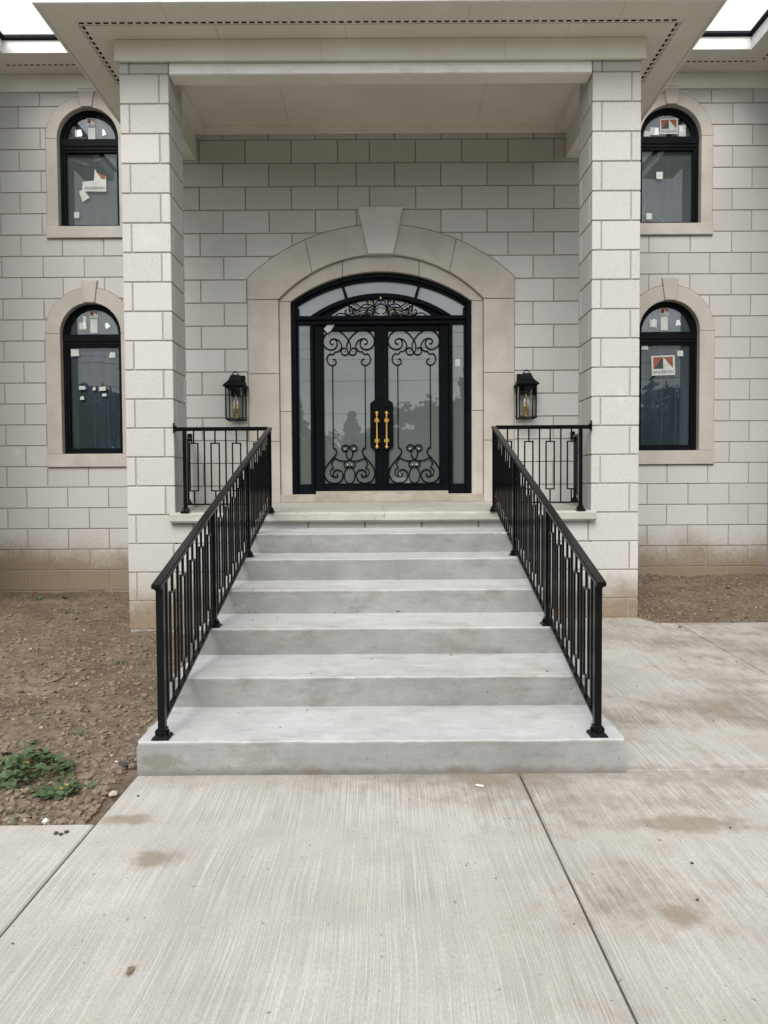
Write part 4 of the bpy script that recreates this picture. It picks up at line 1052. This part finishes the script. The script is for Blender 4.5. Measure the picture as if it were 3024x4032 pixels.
for s in (-1, 1):
    XF_ = lambda y, s=s: s*(XRS[s][0]+XRS[s][1]*(y-3.725))
    t = thing('stair_railing', (XF_(5.6), 5.6, .6), 'sloping black iron stair railing beside the bare soil' if s < 0 else 'sloping black iron stair railing beside the concrete walkway', 'railing', None)
    ys_ = [3.725, 4.915, 6.225, 7.47]; zf_ = [RISE, 3*RISE, 5*RISE, 1.2435]
    for y, z in zip(ys_, zf_): post(t, XF_(y), y, z, HZ(y)+.008)
    b = MB(); p0, p1 = Vector((XF_(3.655), 3.655, HZ(3.655)+.016)), Vector((XF_(7.5), 7.50, HZ(7.50)+.016))
    b.bar(p0, p1, .052, .026); b.bar(p0+Vector((0, .02, -.016)), p1+Vector((0, -.02, -.016)), .036, .012)
    hr = b.build('handrail', M['rail'], t)
    md = hr.modifiers.new('soft_edges', 'BEVEL'); md.width = .005; md.segments = 2
    for a, c_ in zip(ys_[:-1], ys_[1:]):
        MB().bar((XF_(a), a+.018, LZ(a+.018)), (XF_(c_), c_-.018, LZ(c_-.018)), .026, .016).build('bottom_rail', M['rail'], t)
        nb = 10; sp_ = (c_-a)/(nb+1)
        for i in range(1, nb+1):
            y = a+sp_*i; z0, z1 = LZ(y)+.004, HZ(y)
            if i % 2: plain(t, XF_(y), y, z0, z1)
            else: framed(t, XF_(y), y, z0, z1, z0+.115, z1-.13, 'y')
    # level railing between the pier and the head of the stairs
    yl = 7.50; XR = abs(XF_(7.47)); ZT = 2.108; ZL = 1.330
    t = thing('porch_railing', (s*1.68, yl, 1.25), ('level black railing on the porch edge, from left pier to stair head' if s < 0 else 'level black railing on the porch edge, from right pier to stair head'), 'railing')
    xp = s*2.085
    post(t, xp, yl, 1.2435, ZT+.004)
    b = MB(); a, c_ = sorted((s*2.175, s*(XR+.02))); b.cbox(a, c_, yl-.022, yl+.022, ZT+.006, ZT+.034, .005); b.box(a, c_, yl-.015, yl+.015, ZT-.006, ZT+.0065)
    b.build('top_rail', M['rail'], t)
    b = MB(); b.cbox(*sorted((s*2.170, s*2.199)), yl-.018, yl+.018, ZT-.012, ZT+.05, .004); b.cbox(*sorted((s*2.192, s*2.2)), yl-.03, yl+.03, ZT-.03, ZT+.082, .003)
    b.build('wall_bracket', M['rail'], t)
    a, c_ = sorted((s*2.07, s*(XR+.019))); MB().box(a, c_, yl-.008, yl+.008, ZL-.008, ZL+.008).build('bottom_rail', M['rail'], t)
    for i in range(8):
        x = s*(1.990-.1125*i)
        if abs(x) < XR+.03: continue
        if i % 2 == 0: framed(t, x, yl, ZL+.008, ZT-.004, 1.472, 1.972, 'x')
        else: plain(t, x, yl, ZL+.008, ZT-.004)
    # railing along the open side of the porch, seen nearly end-on behind the pier
    xs_ = s*2.175
    t = thing('side_railing', (s*2.59, 8.8, 1.28), ('black side railing seen end-on behind the left pier, against the entrance wall' if s < 0 else 'black side railing seen end-on behind the right pier, against the entrance wall'), 'railing')
    X = s*2.545 if s > 0 else s*2.585
    yA, yB_ = YP+.515, YB
    post(t, X, yB_-.13, 1.30, 2.15, .036)
    b = MB(); b.cbox(X-.022, X+.022, yA, yB_-.02, 2.15, 2.178, .005); b.build('top_rail', M['rail'], t)
    b = MB(); b.cbox(X-.03, X+.03, yB_-.02, yB_-.002, 2.13, 2.23, .004); b.cbox(X-.018, X+.018, yB_-.04, yB_-.018, 2.14, 2.20, .004); b.build('wall_bracket', M['rail'], t)
    MB().box(X-.008, X+.008, yA, yB_-.148, 1.375, 1.391).build('bottom_rail', M['rail'], t)
    for i in range(11):
        y = yB_-.24-.1125*i
        if y < yA+.04: break
        if i % 2: framed(t, X, y, 1.391, 2.15, 1.53, 2.01, 'y')
        else: plain(t, X, y, 1.391, 2.15)

# ------------------------------------------------------------------ wall lanterns
for s, xl_ in ((-1, -1.928), (1, 1.892)):
    t = thing('wall_lantern', (xl_, YB, 2.40), 'black wall lantern with brass candles, left of the front door' if s < 0 else 'black wall lantern with brass candles, right of the front door', 'lantern', 'lanterns beside the front door')
    yc = YB-.155; w0, w1 = .112, .108
    z0, z1 = 2.398, 2.835
    MB().cbox(xl_-.098, xl_+.098, YB-.022, YB-.0015, 2.72, 3.000, .008).build('back_plate', M['lamp'], t)
    MB().bar((xl_, YB-.02, 2.93), (xl_, yc, 2.93), .03, .03).build('arm', M['lamp'], t)
    prof = [(.140, 2.823), (.146, 2.833), (.138, 2.846), (.108, 2.875), (.082, 2.91), (.066, 2.95), (.058, 2.975), (.040, 2.985)]
    MB().lathe([(r*1.4142, z) for r, z in prof], xl_, yc, 4, PI/4).build('roof', M['lamp'], t)
    b = MB()
    for dx in (-1, 1):
        for dy in (-1, 1): b.bar((xl_+dx*w1, yc+dy*w1, z0), (xl_+dx*w0, yc+dy*w0, 2.83), .015, .015)
    b.build('cage_posts', M['lamp'], t)
    b = MB()
    for a in (-1, 1):
        b.cbox(xl_-w1-.012, xl_+w1+.012, yc+a*w1-.009, yc+a*w1+.009, z0-.008, z0+.008, .002)
        b.cbox(xl_+a*w1-.0088, xl_+a*w1+.0088, yc-w1+.0095, yc+w1-.0095, z0-.0078, z0+.0078, .002)
    b.build('base_frame', M['lamp'], t)
    MB().cbox(xl_-.12, xl_+.12, yc-.12, yc+.12, 2.806, 2.822, .003).build('cage_top', M['lamp'], t)
    pts = lambda m: [Vector((xl_+m*x, yc-.02, z)) for x, z in ((.132, 2.838), (.134, 2.870), (.098, 2.905), (.055, 2.96), (.030, 3.005), (.010, 3.018), (0, 3.020))]
    MB().tube(smoothpath(pts(-1)+[p for p in reversed(pts(1)[:-1])], 4), .007, 7).build('scroll_strap', M['lamp'], t, True)
    MB().lathe([(.006, 3.015), (.013, 3.02), (.013, 3.03), (.005, 3.034)], xl_, yc-.02, 10).build('finial', M['lamp'], t, True)
    for a, (ax, ay) in enumerate(((0, -1), (0, 1), (-1, 0), (1, 0))):
        if ax == 0: q4 = [(xl_-w1+.007, yc+ay*w1, z0+.006), (xl_+w1-.007, yc+ay*w1, z0+.006), (xl_+w1-.007, yc+ay*w1, 2.81), (xl_-w1+.007, yc+ay*w1, 2.81)]
        else: q4 = [(xl_+ax*w1, yc-w1+.009, z0+.006), (xl_+ax*w1, yc+w1-.009, z0+.006), (xl_+ax*w1, yc+w1-.009, 2.81), (xl_+ax*w1, yc-w1+.009, 2.81)]
        MB().add(q4, [(0, 1, 2, 3)]).build('pane', M['clear'], t, recalc=False)
    cd = MB().lathe([(.004, 2.405), (.008, 2.41), (.010, 2.424), (.022, 2.430), (.037, 2.445), (.041, 2.466), (.041, 2.472)], xl_, yc, 16).build('candle_cup', M['brass'], t, True)
    MB().tube([(xl_, yc, 2.47), (xl_, yc, 2.81)], .0035, 6).build('stem', M['brass'], t, True)
    for dx, dy in ((-.024, -.012), (.024, -.012), (0, .026)):
        c_ = MB().lathe([(.0105, 2.462), (.0105, 2.576), (.0085, 2.58)], xl_+dx, yc+dy, 12).build('candle', M['brass'], t, True)
        MB().lathe([(.005, 2.578), (.009, 2.588), (.012, 2.605), (.010, 2.628), (.005, 2.65), (.0015, 2.668)], xl_+dx, yc+dy, 10).build('bulb', M['bulb'], c_, True)

# ------------------------------------------------------------------ weeds, stones and litter
def leaf_mesh(name, mat, lobes=5, size=1., lobed=True):
    b = MB(); ring = []
    n_ = 20
    for i in range(n_):
        a = -PI*.5+.35+(2*PI-.7)*i/(n_-1)
        r = size*(.5 if not lobed else .42+.10*abs(math.cos(lobes*.5*(a-PI/2))))
        ring.append((r*math.cos(a), r*math.sin(a)+.18*size, .06*size*math.sin(3*a)))
    b.add([(0, 0, -.02*size)]+ring, [(0, i+1, i+2) for i in range(n_-1)])
    return b.mesh(name, M[mat], True, False)
def blade_mesh(name, mat, l=1., w_=.1, bend=.5):
    b = MB(); n_ = 4
    for i in range(n_+1):
        u = i/n_; ww = w_*(1-u)**.6*(1 if i else .6)
        b.v += [(-ww/2, l*u*(1-.25*u*bend), l*(u*.8-bend*u*u*.75)), (ww/2, l*u*(1-.25*u*bend), l*(u*.8-bend*u*u*.75))]
    for i in range(n_): b.f.append((2*i, 2*i+1, 2*i+3, 2*i+2)); b.mi.append(0)
    return b.mesh(name, M[mat], True, False)
LM = [leaf_mesh('leaf', 'leaf', 7), leaf_mesh('leaf', 'leaf', 5), leaf_mesh('leaf', 'leafy', 6)]
BM_ = [blade_mesh('blade', 'leaf', 1., .09, .5), blade_mesh('blade', 'stalk', 1., .07, .9), blade_mesh('blade', 'leaf', 1., .16, .8)]
def orient(p, rz, tilt, sc, roll=0.): return Matrix.Translation(p) @ Matrix.Rotation(rz, 4, 'Z') @ Matrix.Rotation(tilt, 4, 'X') @ Matrix.Rotation(roll, 4, 'Y') @ Matrix.Scale(sc, 4)
# broad-leaved creeping weed, lower left
t = thing('leafy_weed', (-1.75, 3.62, 0), 'large patch of lobed green leaves creeping over the soil, lower left', 'weed', 'weeds on the bare soil')
b = MB()
for i in range(220):
    while True:
        x = random.uniform(-2.12, -1.47); y = random.uniform(3.33, 3.95)
        d = ((x+1.90)/.24)**2+((y-3.70)/.22)**2; d2 = ((x+1.60)/.15)**2+((y-3.47)/.075)**2
        if min(d, d2) < 1+random.uniform(-.25, .15): break
    h_ = (.035+.06*max(0, 1-d))*random.uniform(.5, 1.25) if d < 1 else .03*random.uniform(.5, 1.3)
    z = soil_z(x, y)+h_
    me = LM[2] if random.random() < .015 else LM[random.randint(0, 1)]
    place('leaf', me, t, orient((x, y, z), random.uniform(0, 6.28), random.uniform(-.55, .35), random.uniform(.024, .058), random.uniform(-.5, .5)))
    if i % 2 == 0: b.tube([(x, y, z), (x+random.uniform(-.02, .02), y+random.uniform(-.02, .02), z-h_*.6), (x+random.uniform(-.05, .05), y+random.uniform(-.05, .05), z-h_-.01)], .0016, 4)
b.build('stems', M['stalk'], t)['kind'] = 'stuff'
def rosette_weed(x, y, n_, r, label, blades=False, mat=None, right=False):
    t_ = thing('small_weed', (x, y, soil_z(x, y, right)), label, 'weed', 'weeds on the bare soil')
    z = soil_z(x, y, right)
    for i in range(n_):
        a = 2*PI*i/n_+random.uniform(-.4, .4)
        if blades: place('blade', BM_[mat if mat is not None else random.randint(0, 1)], t_, orient((x, y, z-.005), a, random.uniform(-.15, .35), r*random.uniform(.6, 1.15)))
        else:
            q = r*random.uniform(.3, .75)
            place('leaf', LM[1], t_, orient((x+q*math.cos(a), y+q*math.sin(a), z+.018+random.uniform(0, .02)), a-PI/2, random.uniform(-.1, .4), r*random.uniform(.45, .7)))
rosette_weed(-2.10, 4.20, 12, .10, 'small green weed rosette, left one of two above the leafy patch', True, 2)
rosette_weed(-1.90, 4.33, 10, .085, 'small green weed rosette, right one of two above the leafy patch', True, 2)
rosette_weed(-2.37, 6.32, 12, .11, 'lone green weed on the soil between house wall and stair railing', True, 2)
rosette_weed(-4.76, 9.75, 13, .16, 'left one of two small weeds at the foot of the house wall', True, 2)
rosette_weed(-4.42, 9.80, 13, .16, 'right one of two small weeds at the foot of the house wall', True, 2)
rosette_weed(-3.98, 8.85, 9, .16, 'thin grassy weed standing on the soil near the house wall', True, 1)
rosette_weed(-1.70, 3.235, 14, .15, 'pale grass tuft at the edge of the concrete, bottom left of the soil', True, 1)
rosette_weed(-2.36, 4.72, 8, .08, 'small weed at the left edge of the picture', True, 2)
rosette_weed(-2.0, 5.35, 8, .06, 'sparse grassy weed on the soil beside the railing', True, 1)
t = thing('dead_weed', (-2.38, 4.98, 0), 'dry brown dead weed with spread twigs on the bare soil', 'weed')
for i in range(16):
    a = random.uniform(0, 6.28); l_ = random.uniform(.08, .26); p = Vector((-2.38, 4.98, soil_z(-2.38, 4.98))); pts_ = [p]
    for k in range(4): p = p+Vector((math.cos(a)*l_/4, math.sin(a)*l_/4*.6, random.uniform(-.002, .018))); a += random.uniform(-.5, .5); pts_.append(p)
    MB().tube(pts_, [.003, .0025, .002, .0016, .001], 5).build('twig', M['dry'], t)
def rock(x, y, r, mat, label, sq=.65, name='stone', z=None):
    b_ = MB(); lump(b_, (x, y, (soil_z(x, y) if z is None else z)+r*sq*.5), r, sq, .22)
    return tag(b_.build(name, M[mat]), label, 'stone')
rock(-1.405, 3.775, .030, 'darkstone', 'black stone on the soil beside the bottom step', .9)
rock(-1.475, 3.87, .021, 'palestone', 'flat white round pebble on the soil left of the bottom step', .4)
rock(-1.345, 3.475, .026, 'stone', 'rounded grey-brown stone at the slab edge below the bottom step', .5)
rock(-1.55, 3.20, .024, 'palestone', 'pale angular stone near the front edge of the soil', .6)
rock(-1.355, 4.72, .045, 'stone', 'largest tan stone against the left side of the stairs', .6)
rock(-1.42, 4.78, .035, 'stone', 'tan stone just left of the largest one beside the stairs', .7)
rock(-1.475, 4.47, .050, 'stone', 'broad flat brown stone left of the bottom stair post', .4)
rock(-1.37, 4.86, .020, 'palestone', 'small white stone behind the tan stones beside the stairs', .7)
rock(2.95, 7.02, .016, 'darkstone', 'single grey pebble on concrete near the right-hand soil', .8, z=.085)
o = MB().tube([(.458, 3.508, .006), (.478, 3.500, .006), (.496, 3.494, .0055)], .0055, 8).build('cigarette_butt', M['palestone'])
tag(o, 'white cigarette butt on the concrete in front of the steps', 'litter')
b = MB(); b.add([(-.80, 2.14, .004), (-.792, 2.125, .012), (-.783, 2.14, .006), (-.781, 2.168, .010), (-.792, 2.178, .004), (-.80, 2.16, .012)], [(0, 1, 2, 3, 4, 5)])
tag(b.build('dead_leaf', M['dry'], recalc=False), 'curled brown leaf lying on the concrete at lower left', 'leaf')
b = MB()
for _ in range(95):
    if random.random() < .45: x, y = random.uniform(-1.25, 1.6), random.uniform(1.9, 3.6)
    else: x, y = random.uniform(1.3, 3.3), random.uniform(3.4, 7.0)
    r = .0018+.0048*random.random()**4; lump(b, (x, y, walk_z(x, y)+r*.4), r, .8)
for x, y in ((-1.405, 3.03), (-1.43, 3.04), (-1.39, 3.05)): lump(b, (x, y, .004), .009, .8)
tag(b.build('grit', M['darkstone'], recalc=False), 'dark grit scattered over the concrete walk', 'grit', kind='stuff')
b = MB()
for _ in range(70):
    k = random.randint(0, 5); x = random.uniform(-1.1, 1.2); y = random.uniform(STEPY[k]+.05, (STEPY[k+1] if k < 5 else YP)-.03)
    lump(b, (x, y, (k+1)*RISE+.001), .002+.005*random.random()**4, .7)
tag(b.build('grit', M['darkstone'], recalc=False), 'specks of grit on the stair treads', 'grit', kind='stuff')

# ------------------------------------------------------------------ across the road, behind the camera: seen mirrored in the glass
def crown_mesh(kind, h, r, seed):
    rnd = random.Random(seed); b_ = MB()
    cl_ = []
    if kind == 'conifer':
        for i in range(120):
            u = rnd.random(); a = rnd.uniform(0, 6.28); rr = r*(1-u)**.9*rnd.uniform(.5, 1.05); cl_.append((rr*math.cos(a), rr*math.sin(a), h*(.12+.88*u), .10+.30*(1-u)))
    else:
        for i in range(75):
            v = Vector((rnd.gauss(0, 1), rnd.gauss(0, 1), rnd.gauss(0, 1))).normalized()*rnd.uniform(.45, 1.)
            cl_.append((v.x*r, v.y*r, h*.60+v.z*h*.38, r*.22))
    for (x, y, z, q) in cl_:
        for _ in range(46):
            p = Vector((x, y, z))+Vector((rnd.gauss(0, q*.6), rnd.gauss(0, q*.6), rnd.gauss(0, q*.45)))
            u = Vector((rnd.gauss(0, 1), rnd.gauss(0, 1), rnd.gauss(0, .6))).normalized(); v = u.orthogonal().normalized()
            sz = rnd.uniform(.10, .26); b_.add([p-u*sz-v*sz*.5, p+u*sz-v*sz*.5, p+u*sz+v*sz*.5, p-u*sz+v*sz*.5], [(0, 1, 2, 3)])
    return b_.mesh('crown', M['crownB' if kind == 'conifer' else 'crownA'], False, False)
def trunk_mesh(h, r0, seed):
    rnd = random.Random(seed); b_ = MB(); b_.tube([(0, 0, -.3), (.05, 0, h*.3), (0, .05, h*.7), (0, 0, h*.92)], [r0, r0*.8, r0*.45, r0*.1], 8)
    for i in range(7):
        z = h*rnd.uniform(.3, .7); a = rnd.uniform(0, 6.28); l_ = h*.22
        b_.tube([(0, 0, z), (math.cos(a)*l_*.5, math.sin(a)*l_*.5, z+l_*.35), (math.cos(a)*l_, math.sin(a)*l_, z+l_*.8)], [r0*.4, r0*.25, r0*.08], 6)
    return b_.mesh('trunk', M['bark'], True)
KIND = {'b': (crown_mesh('broad', 8., 3.0, 1), trunk_mesh(8., .22, 1)), 'd': (crown_mesh('broad', 8., 2.4, 2), trunk_mesh(8., .2, 2)), 'c': (crown_mesh('conifer', 8., 1.9, 3), trunk_mesh(8., .16, 3))}
TREES = [('b', -24, -24, .95), ('d', -19.5, -26, 1.1), ('c', -15.5, -25, 1.15), ('b', -12, -27, .9), ('d', -8.6, -25, .95), ('c', -5.6, -24, 1.0), ('b', -4.2, -29, .70), ('c', -1.9, -24, .78), ('d', -.2, -28, .72), ('b', 2.0, -25, .88), ('d', 3.8, -30, .95), ('c', 5.3, -24, 1.12), ('d', 7.6, -25, 1.15), ('b', 11, -26, 1.0), ('c', 14.5, -25, 1.2), ('b', 18.5, -26, 1.05), ('d', 23, -25, 1.1)]
ORD = 'first second third fourth fifth sixth seventh eighth ninth tenth eleventh twelfth thirteenth fourteenth fifteenth sixteenth seventeenth'.split()
for i, (kd, x, y, sc) in enumerate(TREES):
    kn = {'b': 'broad-leaved', 'd': 'tall leafy', 'c': 'dark pointed conifer'}[kd]
    t = thing('tree', (x, y, -.16), '%s from the left in the row across the road, a %s tree' % (ORD[i], kn), 'tree', 'trees across the road')
    for nm, me in zip(('crown', 'trunk'), KIND[kd]):
        place(nm, me, t, Matrix.Translation((x, y, -.16)) @ Matrix.Rotation(i*1.3, 4, 'Z') @ Matrix.Scale(sc, 4))
MB().box(-400, 400, -14.5, -8.5, -.155, -.12).build('road', mk_simple('asphalt', (.045, .045, .045), (.06, .06, .06), 40, .9, .3, 90))['kind'] = 'structure'
for x in (-34, 31):
    t = thing('utility_pole', (x, -15.5, -.16), ('wooden utility pole beside the road, far left' if x < 0 else 'wooden utility pole beside the road, far right'), 'utility pole', 'poles carrying the overhead wires')
    MB().lathe([(.16, -.3), (.11, 10.2)], x, -15.5, 10).build('pole', M['bark'], t); MB().box(x-.08, x+.08, -16.6, -14.4, 9.2, 9.36).build('crossarm', M['bark'], t)
for i, (y, z, dz) in enumerate(((-14.5, 9.36, .5), (-15.2, 8.4, -.2), (-15.5, 7.5, .3), (-16.5, 9.36, .7), (-15.4, 6.1, .0))):
    b = MB(); pts = [(-34+65*k/24, y, z-(.6+.1*i)*4*(k/24)*(1-k/24)+dz*(k/24-.5)) for k in range(25)]
    b.tube(pts, .014, 5); tag(b.build('overhead_wire', M['wire']), ('topmost front', 'second highest', 'middle', 'topmost rear', 'lowest')[i]+' overhead wire mirrored in the door glass', 'wire', 'overhead wires across the road')
